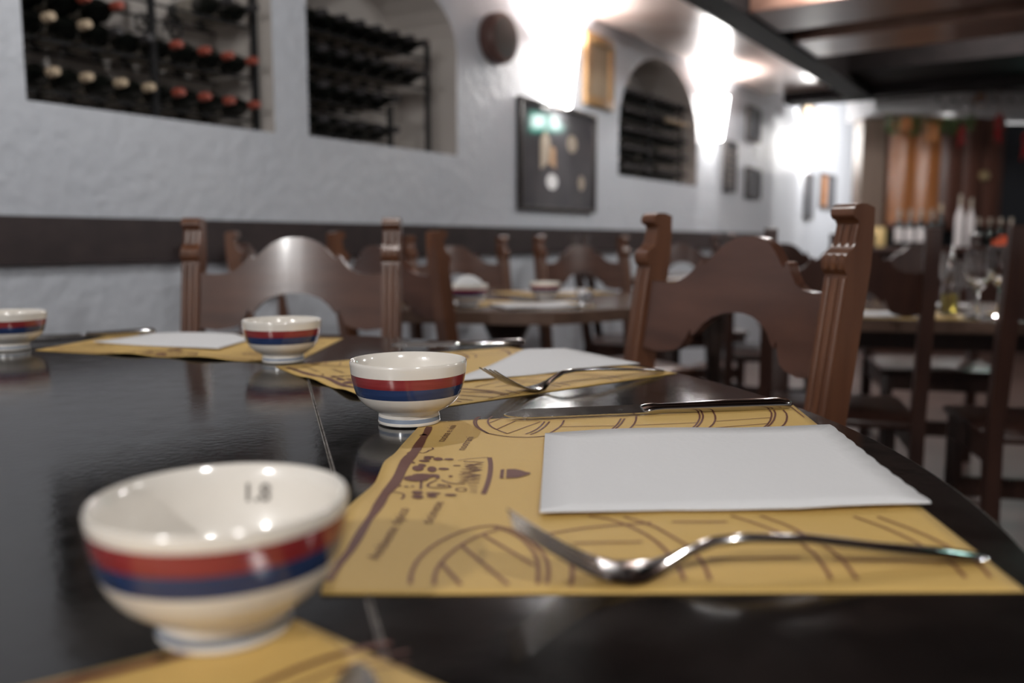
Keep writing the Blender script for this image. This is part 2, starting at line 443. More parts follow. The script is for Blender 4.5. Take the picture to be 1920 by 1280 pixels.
# emergency exit sign hung across the room (seen mirrored in the glazed picture)
ES = Vector((4.083, 6.374, 2.14))
t = thing('exit_sign', 'green lit emergency exit sign hanging from the ceiling across the room', 'sign', ES, math.radians(24.4))
bm = bmesh.new(); box(bm, -.02, .02, -.18, .18, -.12, .12, bev=.004); obj('sign_box', bm, 'darkpanel', t)
bm = bmesh.new(); box(bm, -.0215, -.019, -.17, .17, -.11, .11); obj('lit_panel', bm, 'exit_green', t, smooth=False)
bm = bmesh.new()
for a, b, c_, d_ in ((-.15, -.02, -.06, .06), (.04, .14, -.08, .08)):
    box(bm, -.0235, -.0205, a, b, c_, d_)
obj('white_symbol', bm, 'exit_white', t, smooth=False)
bm = bmesh.new(); box(bm, -.006, .006, -.14, -.13, .118, .46); box(bm, -.006, .006, .13, .14, .118, .46); obj('hanger', bm, 'iron', t, smooth=False)
# ------------------------------------------------------------------ the near round table
TC, TR = Vector((-.545, .625)), .832
seam_p, seam_d = Vector((-.1896, .8073)), Vector((.1471, -.5212)).normalized()
seam_n = Vector((-seam_d.y, seam_d.x)) * 1.0
if seam_n.x < 0: seam_n = -seam_n
def disc_piece(lo, hi):
    """part of the disc whose signed distance to the seam lies in [lo, hi]"""
    pts = [TC + TR * Vector((math.cos(2 * pi * i / 160), math.sin(2 * pi * i / 160))) for i in range(160)]
    def clip(pts, sign, lim):
        out = []
        for a, b in zip(pts, pts[1:] + pts[:1]):
            da, db = sign * ((a - seam_p).dot(seam_n) - lim), sign * ((b - seam_p).dot(seam_n) - lim)
            if da >= 0: out.append(a)
            if da * db < 0: out.append(a + (b - a) * (da / (da - db)))
        return out
    if lo is not None: pts = clip(pts, 1, lo)
    if hi is not None: pts = clip(pts, -1, hi)
    return pts
def top_piece(name, poly, zt, th, parent, org, mats=('table', 'table_edge', 'table_worn'), bev=.003):
    bm = bmesh.new()
    n = len(poly); c = sum(poly, Vector((0, 0))) / n
    def ring(off, z):
        out = []
        for i, p in enumerate(poly):
            a, b = poly[i - 1], poly[(i + 1) % n]
            e1, e2 = (p - a).normalized(), (b - p).normalized()
            n1, n2 = Vector((-e1.y, e1.x)), Vector((-e2.y, e2.x))
            m_ = (n1 + n2); m_ /= max(.3, m_.length_squared / 2) if m_.length_squared > 1e-6 else 1
            q = p + m_ * off
            out.append(bm.verts.new((q.x - org.x, q.y - org.y, z - org.z)))
        return out
    r = [ring(0, zt - th), ring(0, zt - bev), ring(bev * .35, zt - bev * .3), ring(bev, zt)]
    for k, mi in ((0, 1), (1, 2), (2, 2)):
        for i in range(n):
            f = bm.faces.new((r[k][i], r[k][(i + 1) % n], r[k + 1][(i + 1) % n], r[k + 1][i])); f.material_index = mi
    f = bm.faces.new(r[3]); f.material_index = 0
    f = bm.faces.new(r[0][::-1]); f.material_index = 1
    return obj(name, bm, mats, parent, smooth=False)
ORG = Vector((TC.x, TC.y, 0))
tab = thing('round_table', 'large dark glossy round table set with yellow placemats in front', 'table', ORG)
top_piece('table_leaf', disc_piece(.0001, None), TZ, .034, tab, ORG, bev=.0014)
top_piece('tabletop', disc_piece(-.80, -.0001), TZ, .034, tab, ORG, bev=.0014)
top_piece('table_leaf', disc_piece(None, -.8024), TZ, .034, tab, ORG)
for sx in (-1, 1):
    for sy in (-1, 1):
        bm = bmesh.new()
        lathe(bm, [(.030, 0), (.034, .03), (.024, .06), (.030, .12), (.038, .3), (.030, .5), (.036, .56), (.036, .70)], 16, Matrix.Translation((sx * .36, sy * .36, 0)))
        obj('leg', bm, 'table_edge', tab)
bm = bmesh.new()
for s in (-1, 1):
    box(bm, -.36, .36, s * .36 - .012, s * .36 + .012, .64, TZ - .034); box(bm, s * .36 - .012, s * .36 + .012, -.348, .348, .64, TZ - .034)
obj('apron', bm, 'table_edge', tab, smooth=False)

# ------------------------------------------------------------------ placemats
MAIN = (Vector((-.0763, .7224)), Vector((-.0845, .3607)), Vector((.2674, .7992)), Vector((.2291, .3641)))   # bowl corner, fork corner, diner-knife corner, diner-fork corner
def uv_of(p, q=MAIN):
    """inverse bilinear: u from the printed edge to the diner, v from the knife side to the fork side"""
    p = Vector(p); u = v = .5
    for _ in range(12):
        a = q[0] * (1 - u) * (1 - v) + q[1] * (1 - u) * v + q[2] * u * (1 - v) + q[3] * u * v
        du = (q[2] - q[0]) * (1 - v) + (q[3] - q[1]) * v
        dv = (q[1] - q[0]) * (1 - u) + (q[3] - q[2]) * u
        e = p - a; det = du.x * dv.y - du.y * dv.x
        u += (e.x * dv.y - e.y * dv.x) / det; v += (du.x * e.y - du.y * e.x) / det
    return u, v
def bil(q, u, v): return q[0] * (1 - u) * (1 - v) + q[1] * (1 - u) * v + q[2] * u * (1 - v) + q[3] * u * v
def mat_h(u, v, amp):
    e = max(0., min(1., (v - .22) / .2)) if v < .6 else max(0., min(1., (1.02 - v) / .2))
    return .0006 + amp * (math.exp(-max(u, 0) / .06) * e * (.55 + .45 * math.sin(v * 21)) + .10 * (1 + math.sin(u * 7 + v * 5)) * e * min(1, u * 3))
# printed design of the near placemat, in metres on the table
MAT_TOP = [(-0.0763,0.7227),(-0.0795,0.6933),(-0.0846,0.6362),(-0.0859,0.6044),(-0.0887,0.5795),(-0.0882,0.5369),(-0.0904,0.5154),(-0.0921,0.4941),(-0.0941,0.4717),(-0.0919,0.4333),(-0.0871,0.3895),(-0.0845,0.3607)]
NAP = [(0.0263,0.6661),(0.1489,0.6872),(0.2628,0.6932),(0.2521,0.5703),(0.2441,0.4826),(0.1643,0.4719),(0.0882,0.4719),(0.0156,0.4635)]
STRIP = [(-0.0694,0.7028),(-0.0691,0.6779),(-0.0704,0.6592),(-0.0712,0.6372),(-0.0715,0.6126),(-0.0734,0.5880),(-0.0743,0.5652),(-0.0748,0.5456),(-0.0758,0.5273),(-0.0773,0.5088),(-0.0769,0.4765),(-0.0798,0.4482),(-0.0809,0.4273),(-0.0812,0.4082),(-0.0835,0.3870),(-0.0847,0.3729)]
TW1 = [(-0.0692,0.6732),(-0.0742,0.6696)]
TW2 = [(-0.0716,0.6503),(-0.0675,0.6454)]
TW3 = [(-0.0725,0.6126),(-0.0766,0.6068)]
TW4 = [(-0.0751,0.5348),(-0.0783,0.5363)]
CURL = [(-0.0679,0.6117),(-0.0653,0.6097),(-0.0624,0.6146),(-0.0619,0.6196),(-0.0601,0.6216),(-0.0586,0.6247),(-0.0603,0.6288)]
CURL2 = [(-0.0736,0.5116),(-0.0689,0.5102),(-0.0655,0.5061),(-0.0655,0.4993),(-0.0662,0.4954)]
T1 = [(-0.0527,0.6481),(-0.0467,0.7067)]
T2 = [(-0.0352,0.6206),(-0.0302,0.6638)]
T3 = [(-0.0440,0.4539),(-0.0403,0.4926)]
T4 = [(-0.0647,0.4003),(-0.0589,0.4779)]
BLOBS=[ [(-0.0555,0.5977),(-0.0559,0.5966),(-0.0573,0.5957),(-0.0592,0.5954),(-0.0612,0.5957),(-0.0628,0.5966),(-0.0634,0.5977),(-0.0630,0.5989),(-0.0616,0.5997),(-0.0597,0.6000),(-0.0576,0.5997),(-0.0561,0.5989)],
[(-0.0572,0.5920),(-0.0575,0.5904),(-0.0584,0.5892),(-0.0598,0.5888),(-0.0613,0.5892),(-0.0625,0.5904),(-0.0630,0.5920),(-0.0628,0.5936),(-0.0619,0.5948),(-0.0605,0.5953),(-0.0590,0.5948),(-0.0578,0.5936)],
[(-0.0576,0.5848),(-0.0580,0.5836),(-0.0593,0.5826),(-0.0612,0.5823),(-0.0632,0.5826),(-0.0647,0.5836),(-0.0654,0.5848),(-0.0650,0.5861),(-0.0637,0.5870),(-0.0617,0.5874),(-0.0598,0.5870),(-0.0582,0.5861)],
[(-0.0490,0.5920),(-0.0492,0.5898),(-0.0504,0.5881),(-0.0521,0.5875),(-0.0539,0.5881),(-0.0553,0.5898),(-0.0560,0.5920),(-0.0557,0.5943),(-0.0546,0.5959),(-0.0529,0.5966),(-0.0510,0.5959),(-0.0496,0.5943)],
[(-0.0413,0.5920),(-0.0417,0.5907),(-0.0429,0.5898),(-0.0446,0.5894),(-0.0464,0.5898),(-0.0478,0.5907),(-0.0483,0.5920),(-0.0480,0.5933),(-0.0467,0.5942),(-0.0450,0.5946),(-0.0432,0.5942),(-0.0418,0.5933)],
[(-0.0599,0.5657),(-0.0602,0.5628),(-0.0614,0.5606),(-0.0633,0.5599),(-0.0653,0.5606),(-0.0670,0.5628),(-0.0679,0.5657),(-0.0677,0.5687),(-0.0665,0.5709),(-0.0645,0.5717),(-0.0625,0.5709),(-0.0608,0.5687)],
[(-0.0591,0.5732),(-0.0593,0.5713),(-0.0602,0.5700),(-0.0615,0.5694),(-0.0630,0.5700),(-0.0641,0.5713),(-0.0647,0.5732),(-0.0645,0.5751),(-0.0637,0.5765),(-0.0623,0.5770),(-0.0608,0.5765),(-0.0597,0.5751)],
[(-0.0511,0.5650),(-0.0513,0.5617),(-0.0522,0.5593),(-0.0537,0.5584),(-0.0553,0.5593),(-0.0567,0.5617),(-0.0575,0.5650),(-0.0574,0.5683),(-0.0565,0.5708),(-0.0549,0.5717),(-0.0533,0.5708),(-0.0519,0.5683)],
[(-0.0427,0.5665),(-0.0431,0.5651),(-0.0444,0.5642),(-0.0463,0.5638),(-0.0482,0.5642),(-0.0497,0.5651),(-0.0503,0.5665),(-0.0499,0.5678),(-0.0486,0.5688),(-0.0467,0.5692),(-0.0448,0.5688),(-0.0433,0.5678)],
[(-0.0542,0.5437),(-0.0550,0.5403),(-0.0578,0.5378),(-0.0619,0.5369),(-0.0661,0.5378),(-0.0695,0.5403),(-0.0710,0.5437),(-0.0703,0.5471),(-0.0675,0.5497),(-0.0634,0.5506),(-0.0591,0.5497),(-0.0557,0.5471)],
[(-0.0517,0.5492),(-0.0524,0.5464),(-0.0549,0.5444),(-0.0584,0.5437),(-0.0621,0.5444),(-0.0650,0.5464),(-0.0663,0.5492),(-0.0657,0.5520),(-0.0632,0.5541),(-0.0596,0.5548),(-0.0558,0.5541),(-0.0529,0.5520)],
[(-0.0479,0.5506),(-0.0484,0.5489),(-0.0500,0.5476),(-0.0523,0.5471),(-0.0546,0.5476),(-0.0564,0.5489),(-0.0572,0.5506),(-0.0568,0.5524),(-0.0552,0.5537),(-0.0529,0.5541),(-0.0505,0.5537),(-0.0487,0.5524)],
[(-0.0390,0.5492),(-0.0391,0.5482),(-0.0396,0.5475),(-0.0404,0.5473),(-0.0412,0.5475),(-0.0418,0.5482),(-0.0421,0.5492),(-0.0419,0.5502),(-0.0414,0.5509),(-0.0407,0.5512),(-0.0399,0.5509),(-0.0392,0.5502)],
[(-0.0547,0.5114),(-0.0550,0.5093),(-0.0561,0.5077),(-0.0578,0.5072),(-0.0597,0.5077),(-0.0612,0.5093),(-0.0619,0.5114),(-0.0617,0.5135),(-0.0605,0.5151),(-0.0588,0.5157),(-0.0569,0.5151),(-0.0554,0.5135)],
[(-0.0534,0.5018),(-0.0537,0.4998),(-0.0549,0.4983),(-0.0566,0.4978),(-0.0585,0.4983),(-0.0601,0.4998),(-0.0608,0.5018),(-0.0605,0.5039),(-0.0593,0.5054),(-0.0575,0.5060),(-0.0556,0.5054),(-0.0541,0.5039)],
[(-0.0438,0.5102),(-0.0443,0.5090),(-0.0460,0.5081),(-0.0483,0.5078),(-0.0506,0.5081),(-0.0524,0.5090),(-0.0532,0.5102),(-0.0527,0.5114),(-0.0510,0.5123),(-0.0487,0.5126),(-0.0463,0.5123),(-0.0446,0.5114)],
[(-0.0455,0.5042),(-0.0458,0.5027),(-0.0468,0.5016),(-0.0484,0.5013),(-0.0500,0.5016),(-0.0513,0.5027),(-0.0518,0.5042),(-0.0516,0.5057),(-0.0505,0.5068),(-0.0489,0.5072),(-0.0473,0.5068),(-0.0460,0.5057)],
[(-0.0336,0.5072),(-0.0340,0.5060),(-0.0354,0.5051),(-0.0373,0.5048),(-0.0393,0.5051),(-0.0408,0.5060),(-0.0414,0.5072),(-0.0410,0.5084),(-0.0396,0.5093),(-0.0377,0.5096),(-0.0357,0.5093),(-0.0342,0.5084)],
[(-0.0654,0.5251),(-0.0655,0.5245),(-0.0660,0.5240),(-0.0667,0.5239),(-0.0674,0.5240),(-0.0680,0.5245),(-0.0683,0.5251),(-0.0682,0.5258),(-0.0677,0.5262),(-0.0670,0.5264),(-0.0662,0.5262),(-0.0656,0.5258)],
[(-0.0617,0.5258),(-0.0618,0.5251),(-0.0622,0.5247),(-0.0627,0.5245),(-0.0633,0.5247),(-0.0637,0.5251),(-0.0640,0.5258),(-0.0639,0.5264),(-0.0635,0.5269),(-0.0630,0.5271),(-0.0624,0.5269),(-0.0620,0.5264)],
[(-0.0699,0.5264),(-0.0700,0.5258),(-0.0704,0.5253),(-0.0709,0.5251),(-0.0715,0.5253),(-0.0719,0.5258),(-0.0722,0.5264),(-0.0721,0.5271),(-0.0718,0.5275),(-0.0712,0.5277),(-0.0706,0.5275),(-0.0702,0.5271)],
[(-0.0673,0.5786),(-0.0674,0.5777),(-0.0678,0.5770),(-0.0683,0.5767),(-0.0690,0.5770),(-0.0695,0.5777),(-0.0698,0.5786),(-0.0697,0.5795),(-0.0693,0.5802),(-0.0688,0.5804),(-0.0681,0.5802),(-0.0676,0.5795)] ]
HOUSE = [(-0.0490,0.5409),(-0.0529,0.5342),(-0.0541,0.5284),(-0.0520,0.5239),(-0.0460,0.5226),(-0.0409,0.5232),(-0.0384,0.5251),(-0.0414,0.5303)]
HOUSE2 = [(-0.0480,0.5290),(-0.0449,0.5271),(-0.0419,0.5277),(-0.0440,0.5303),(-0.0474,0.5310)]
ROOF = [(-0.0460,0.5409),(-0.0418,0.5356),(-0.0359,0.5316),(-0.0303,0.5323)]
KNOB = [(-0.0475,0.5478),(-0.0475,0.5454),(-0.0479,0.5436),(-0.0486,0.5430),(-0.0495,0.5436),(-0.0502,0.5454),(-0.0506,0.5478),(-0.0506,0.5503),(-0.0502,0.5521),(-0.0495,0.5527),(-0.0487,0.5521),(-0.0479,0.5503)]
TRUNK = [(-0.0588,0.5382),(-0.0571,0.5201)]
WIN = [(-0.0285,0.5194),(-0.0289,0.5176),(-0.0300,0.5162),(-0.0316,0.5157),(-0.0333,0.5162),(-0.0345,0.5176),(-0.0351,0.5194),(-0.0348,0.5213),(-0.0337,0.5227),(-0.0320,0.5232),(-0.0304,0.5227),(-0.0291,0.5213)]
SCRAWL = [(-0.0342,0.5872),(-0.0197,0.5856),(-0.0334,0.5803),(-0.0199,0.5787),(-0.0326,0.5735),(-0.0201,0.5720),(-0.0342,0.5669),(-0.0203,0.5654),(-0.0350,0.5605),(-0.0204,0.5590),(-0.0354,0.5541),(-0.0206,0.5527),(-0.0347,0.5479),(-0.0208,0.5466),(-0.0339,0.5419),(-0.0209,0.5405),(-0.0347,0.5360),(-0.0211,0.5346)]
SCRAWL2 = [(-0.0280,0.5303),(-0.0216,0.5290),(-0.0275,0.5269),(-0.0216,0.5256),(-0.0271,0.5236),(-0.0216,0.5223),(-0.0266,0.5203),(-0.0217,0.5191),(-0.0261,0.5171),(-0.0217,0.5158),(-0.0257,0.5138),(-0.0217,0.5126)]
DASH = [(-0.0406,0.5755),(-0.0355,0.5755)]
LOGOARC = [(-0.0162,0.5985),(-0.0149,0.5817),(-0.0146,0.5621),(-0.0150,0.5450),(-0.0160,0.5277),(-0.0176,0.5102)]
LOGOTOP = [(-0.0384,0.5896),(-0.0296,0.5953),(-0.0173,0.5994)]
CUPA = [(-0.0076,0.5658),(-0.0053,0.5670),(-0.0057,0.5449),(-0.0081,0.5449)]
CUPB = [(-0.0036,0.5670),(0.0020,0.5677),(0.0061,0.5647),(0.0096,0.5602),(0.0126,0.5587),(0.0120,0.5554),(0.0084,0.5510),(0.0039,0.5463),(-0.0039,0.5449)]
BARREL_K=[ [(-0.0297,0.7433),(-0.0329,0.7316),(-0.0326,0.7129),(-0.0283,0.6952),(-0.0202,0.6782)],
[(-0.0281,0.7433),(-0.0309,0.7316),(-0.0306,0.7129),(-0.0268,0.6952),(-0.0187,0.6763)],
[(-0.0202,0.6782),(-0.0089,0.6685),(0.0013,0.6640),(0.0159,0.6634),(0.0277,0.6685)],
[(-0.0173,0.7457),(-0.0207,0.7332),(-0.0209,0.7181),(-0.0179,0.7036),(-0.0130,0.6917),(-0.0038,0.6763)],
[(-0.0197,0.7166),(-0.0074,0.7409)],
[(-0.0130,0.6917),(0.0030,0.7256)],
[(-0.0038,0.6763),(0.0244,0.7225)],
[(0.0280,0.7225),(0.0228,0.6987),(0.0163,0.6829),(0.0110,0.6750)],
[(0.0323,0.7225),(0.0266,0.6987),(0.0200,0.6816),(0.0146,0.6730)],
[(0.0452,0.7278),(0.0416,0.7057),(0.0345,0.6869),(0.0278,0.6717)],
[(0.0956,0.7355),(0.0891,0.7093),(0.0794,0.6849)],
[(0.0988,0.7355),(0.0918,0.7093),(0.0821,0.6849)],
[(0.1109,0.7473),(0.1062,0.7203),(0.0993,0.6987),(0.0917,0.6816)],
[(0.1696,0.7653),(0.1669,0.7433),(0.1575,0.7129),(0.1476,0.6917),(0.1417,0.6816)],
[(0.1729,0.7653),(0.1698,0.7433),(0.1603,0.7129),(0.1503,0.6917),(0.1444,0.6816)],
[(0.1834,0.7653),(0.1806,0.7433),(0.1731,0.7166),(0.1628,0.6952),(0.1534,0.6816)],
[(0.2373,0.7737),(0.2343,0.7554),(0.2202,0.7166),(0.2056,0.6917)],
[(0.2412,0.7737),(0.2376,0.7554),(0.2244,0.7203),(0.2086,0.6917)],
[(0.2500,0.7737),(0.2467,0.7513),(0.2343,0.7166),(0.2226,0.6966)],
[(0.0414,0.7022),(0.0864,0.7057)],
[(0.1037,0.7079),(0.1586,0.7181)],
[(0.1765,0.7240),(0.2278,0.7394)],
[(0.1646,0.6966),(0.2190,0.7151)],
[(0.2630,0.7984),(0.2583,0.7409)] ]
BARREL_F=[ [(-0.0462,0.3718),(-0.0473,0.3846),(-0.0459,0.4031),(-0.0396,0.4234),(-0.0293,0.4400),(-0.0199,0.4487),(-0.0100,0.4517)],
[(-0.0100,0.4517),(0.0000,0.4458),(0.0077,0.4315),(0.0139,0.4156),(0.0170,0.4007),(0.0172,0.3846),(0.0158,0.3718)],
[(-0.0100,0.4487),(-0.0020,0.4428),(0.0048,0.4315),(0.0102,0.4156),(0.0125,0.4007),(0.0125,0.3846),(0.0117,0.3718)],
[(-0.0353,0.3707),(-0.0361,0.3846),(-0.0340,0.4007),(-0.0263,0.4221),(-0.0156,0.4385),(-0.0079,0.4443)],
[(-0.0347,0.3983),(-0.0232,0.3707)],
[(-0.0263,0.4221),(-0.0017,0.3707)],
[(-0.0155,0.4371),(0.0106,0.3937)],
[(0.0265,0.3697),(0.0284,0.3846),(0.0285,0.3983)],
[(0.0435,0.4673),(0.0571,0.4594),(0.0694,0.4400),(0.0759,0.4208),(0.0796,0.3960),(0.0791,0.3759)],
[(0.0630,0.4657),(0.0762,0.4517),(0.0845,0.4315),(0.0907,0.4156),(0.0923,0.3937),(0.0909,0.3759)],
[(0.0175,0.4371),(0.0439,0.4487),(0.0767,0.4547)],
[(0.0320,0.4234),(0.0671,0.4247)],
[(0.1235,0.4671),(0.1335,0.4546),(0.1446,0.4356),(0.1507,0.4142),(0.1492,0.3924),(0.1470,0.3769)],
[(0.1401,0.4671),(0.1512,0.4501),(0.1572,0.4273),(0.1617,0.4091),(0.1606,0.3924),(0.1588,0.3769)],
[(0.1929,0.4671),(0.2045,0.4442),(0.2104,0.4193),(0.2126,0.3947),(0.2097,0.3791)],
[(0.2064,0.4671),(0.2180,0.4413),(0.2231,0.4167),(0.2250,0.3947),(0.2215,0.3791)],
[(0.0962,0.4018),(0.1418,0.4042)],
[(0.0883,0.4561),(0.1187,0.4561)],
[(0.1571,0.4018),(0.2115,0.3994)] ]
EDGE = [uv_of(p) for p in MAT_TOP]
def edge_u(v):
    for (u0, v0), (u1, v1) in zip(EDGE, EDGE[1:]):
        if v0 <= v <= v1: return u0 + (u1 - u0) * (v - v0) / (v1 - v0)
    return EDGE[0][0] if v < EDGE[0][1] else EDGE[-1][0]
def densify(pts, step=.006):
    out = []
    for a, b in zip(pts, pts[1:]):
        a, b = Vector(a), Vector(b); n = max(1, int((b - a).length / step))
        out += [a + (b - a) * i / n for i in range(n)]
    return out + [Vector(pts[-1])]
def smoothline(pts, it=1):
    for _ in range(it):
        out = [Vector(pts[0])]
        for a, b in zip(pts, pts[1:]):
            a, b = Vector(a), Vector(b); out += [a * .75 + b * .25, a * .25 + b * .75]
        pts = out + [Vector(pts[-1])]
    return pts
def placemat(label, q, amp, wavy, detail=True):
    c = bil(q, .5, .5); org = Vector((c.x, c.y, TZ))
    def P(u, v, dz=0):
        p = bil(q, u, v); return Vector((p.x - org.x, p.y - org.y, mat_h(u, v, amp) + dz))
    t = thing('placemat', label, 'placemat', org, group='yellow paper placemats on the near table')
    bm = bmesh.new(); nu, nv = 40, 60; g = []
    for j in range(nv + 1):
        v = j / nv; e = edge_u(v) if wavy else 0
        g.append([bm.verts.new(P(e + (1 - e) * i / nu, v)) for i in range(nu + 1)])
    for j in range(nv):
        for i in range(nu): bm.faces.new((g[j][i], g[j][i + 1], g[j + 1][i + 1], g[j + 1][i]))
    o = obj('paper_sheet', bm, 'paper', t)
    md = o.modifiers.new('thick', 'SOLIDIFY'); md.thickness = .0003; md.offset = -1
    bm = bmesh.new()
    def ribbon(pts, wd, mi=0, sm=0):
        pts = smoothline(pts, sm) if sm else pts
        pts = densify(pts); n = len(pts); L, Rr = [], []
        for i, p in enumerate(pts):
            d = (pts[min(i + 1, n - 1)] - pts[max(i - 1, 0)])
            if d.length < 1e-7: d = Vector((1, 0))
            d.normalize(); nn = Vector((-d.y, d.x)); ww = (wd(i / (n - 1)) if callable(wd) else wd) / 2
            for lst, sg in ((L, 1), (Rr, -1)):
                u, v = uv_of(p + nn * ww * sg); lst.append(bm.verts.new(P(u, v, .00035)))
        for i in range(n - 1):
            f = bm.faces.new((L[i], L[i + 1], Rr[i + 1], Rr[i])); f.material_index = mi
    def patch(pts, mi=0):
        f = bm.faces.new([bm.verts.new(P(*uv_of(p), .0005)) for p in pts]); f.material_index = mi
    ribbon(STRIP, lambda f: .0048 + .0030 * math.sin(min(1, f * 1.4) * pi) + .0007 * math.sin(f * 40), sm=1)
    for k in (TW1, TW2, TW3, TW4): ribbon(k, lambda f: .006 * (1 - f) + .001)
    if detail:
        ribbon(CURL, .0012, sm=1); ribbon(CURL2, .0014, sm=1)
        for b in BLOBS: patch(b)
        for k in (HOUSE, HOUSE2, ROOF): ribbon(k, .0016, 0, 1)
        patch(KNOB); ribbon(TRUNK, .0016); ribbon(WIN + WIN[:1], .0012); ribbon(DASH, .0022)
        ribbon([p for i, p in enumerate(SCRAWL) if i % 6 not in (2, 3)], .0015, 0); ribbon([SCRAWL[i] for i in (2, 3, 4, 7, 8, 11, 14, 15)], .0012, 0); ribbon(SCRAWL2, .0009, 0)
        ribbon(LOGOARC, .0034, 0, 1); ribbon(LOGOTOP, .0008, 1)
        patch(CUPA); patch(CUPB)
    for k in BARREL_K: ribbon(k, .0016 if len(k) > 2 else .0012, 0 if len(k) > 2 else 1, 1 if len(k) > 2 else 0)
    for k in BARREL_F: ribbon(k, .0021 if len(k) > 2 else .0021, 1, 1 if len(k) > 2 else 0)
    obj('printed_drawing', bm, ['ink', 'ink_light'], t, smooth=False)
    if detail:
        for txt, (a, b) in (('cucina e vini', T1), ('nostrani', T2), ('ticinese', T3), ('Ambiente tipico', T4)):
            a, b = Vector(a), Vector(b)
            cu = bpy.data.curves.new('txt', 'FONT'); cu.body = txt; cu.size = 1; cu.resolution_u = 2; cu.offset = .0
            to = bpy.data.objects.new('txt', cu); COL.objects.link(to)
            dg = bpy.context.evaluated_depsgraph_get(); me = bpy.data.meshes.new_from_object(to.evaluated_get(dg))
            bpy.data.objects.remove(to); bm = bmesh.new(); bm.from_mesh(me)
            xs = [v.co.x for v in bm.verts]; x0, x1 = min(xs), max(xs)
            d = (b - a); nn = Vector((-d.y, d.x)).normalized(); hgt = .0098
            for v in bm.verts:
                p = a + d * ((v.co.x - x0) / (x1 - x0)) + nn * (v.co.y * hgt)
                v.co = P(*uv_of(p), .0004)
            obj('printed_words', bm, 'ink', t, smooth=False)
    return t
BEND = MAIN
m2 = (Vector((-.2958, 1.0526)), Vector((-.0882, .7711)), Vector((-.0039, 1.2458)), Vector((.1953, .9966)))
m3 = (Vector((-.6818, 1.2089)), Vector((-.2783, 1.0806)), Vector((-.655, 1.44)), Vector((-.2703, 1.36)))
P4 = Vector((-.0892, .3367))
m4 = (P4, P4 + Vector((-.80, -.53)) * .40, P4 + Vector((.76, -.63)) * .32, P4 + Vector((-.80, -.53)) * .40 + Vector((.76, -.63)) * .32)
placemat('yellow printed paper placemat with wavy torn edge under the white napkin and sharp knife', MAIN, .0035, True)
placemat('yellow placemat between the two middle bowls, its fork beside the striped bowl', m2, .004, True)
placemat('yellow placemat farthest back on the near table, before the left chair', m3, .004, True)
placemat('yellow placemat under the big blurred bowl in front', m4, .0015, False, False)

def napkin(label, pts, q, amp, z0=.0016, scallop=None):
    pts = [Vector(p) for p in pts]; c = sum(pts, Vector((0, 0))) / len(pts); org = Vector((c.x, c.y, TZ))
    bm = bmesh.new(); out = []
    n = len(pts)
    for i in range(n):
        a, b = pts[i], pts[(i + 1) % n]; k = max(2, int((b - a).length / .004))
        for j in range(k):
            p = a + (b - a) * j / k
            if scallop and i in scallop:
                e = (b - a).normalized(); p = p + Vector((e.y, -e.x)) * .0012 * abs(math.sin(j * .55)) * -1
            out.append(p)
    rings = []
    for f in (1, .8, .55, .3):
        r_ = []
        for p in out:
            pp = c + (p - c) * f; u, v = uv_of(pp, q)
            h = mat_h(min(max(u, 0), 1), min(max(v, 0), 1), amp) + z0 + .0010 * (1 + math.sin(pp.x * 30 + pp.y * 17)) * f
            r_.append(bm.verts.new((pp.x - org.x, pp.y - org.y, h)))
        rings.append(r_)
    m = len(out)
    for a, b in zip(rings, rings[1:]):
        for i in range(m): bm.faces.new((a[i], a[(i + 1) % m], b[(i + 1) % m], b[i]))
    bm.faces.new(rings[-1])
    o = obj('paper_napkin', bm, 'napkin', loc=org)
    md = o.modifiers.new('thick', 'SOLIDIFY'); md.thickness = .0009; md.offset = -1
    return tag(o, label, 'napkin', 'white paper napkins on the near table')
napkin('large flat white paper napkin with scalloped edge behind the nearest fork', NAP, MAIN, .0035, scallop=(2, 3))
napkin('white paper napkin right of the striped bowl in sharp focus', [(-.0679, .9141), (.0187, 1.195), (.0769, 1.221), (.1616, 1.0664), (.0630, .9966)], m2, .004)
napkin('white paper napkin farthest back, in front of the left chair', [(-.6384, 1.2918), (-.60, 1.42), (-.4609, 1.41), (-.4069, 1.3196), (-.4169, 1.2030)], m3, .004)

# ------------------------------------------------------------------ bowls
def bowl_mesh(high=False):
    bm = bmesh.new()
    # 0 cream, 1 red, 2 blue, 3 pale blue
    prof = [(.0235, .0015), (.0262, 0), (.0268, .0012), (.0266, .0026), (.0263, .0060), (.0258, .0085), (.0285, .0105), (.0345, .0138), (.0395, .0178), (.0420, .0208),
            (.0448, .0255), (.0463, .0300), (.0475, .0345), (.0484, .0390), (.0491, .0432), (.0496, .0480), (.0499, .0510), (.0499, .0528), (.0490, .0541), (.0478, .0532),
            (.0468, .045), (.0452, .036), (.0420, .026), (.036, .018), (.026, .0125), (.012, .0105), (.002, .010)]
    mids = [0] * 26
    mids[3] = 3
    if high: mids[12] = mids[11] = 2; mids[13] = mids[14] = 1
    else: mids[10] = mids[11] = 2; mids[12] = mids[13] = 1
    lathe(bm, prof, 64, mids=mids, cap0=True, cap1=True)
    return bm
bowl_me = None
def bowl(label, x, y, z=TZ, rz=0, group='striped bowls on the near table', s=1, high=False):
    global bowl_me
    if bowl_me is None or high:
        o = obj('wine_bowl', bowl_mesh(high), ['ceramic', 'red', 'blue', 'greyblue'], angle=60)
        if not high: bowl_me = o.data
    else:
        o = bpy.data.objects.new('wine_bowl', bowl_me); COL.objects.link(o)
    o.location = (x, y, z); o.rotation_euler = (0, 0, rz); o.scale = (s, s, s)
    return tag(o, label, 'bowl', group)
b0 = bowl('nearest and largest striped bowl, blurred, with a faint mark inside, on the front placemat', -.1159, .3302, TZ + .0012, high=True)
bowl('sharply focused bowl with red and blue stripes beside the knife tip', -.0887, .7238, TZ + .0012, 1.3)
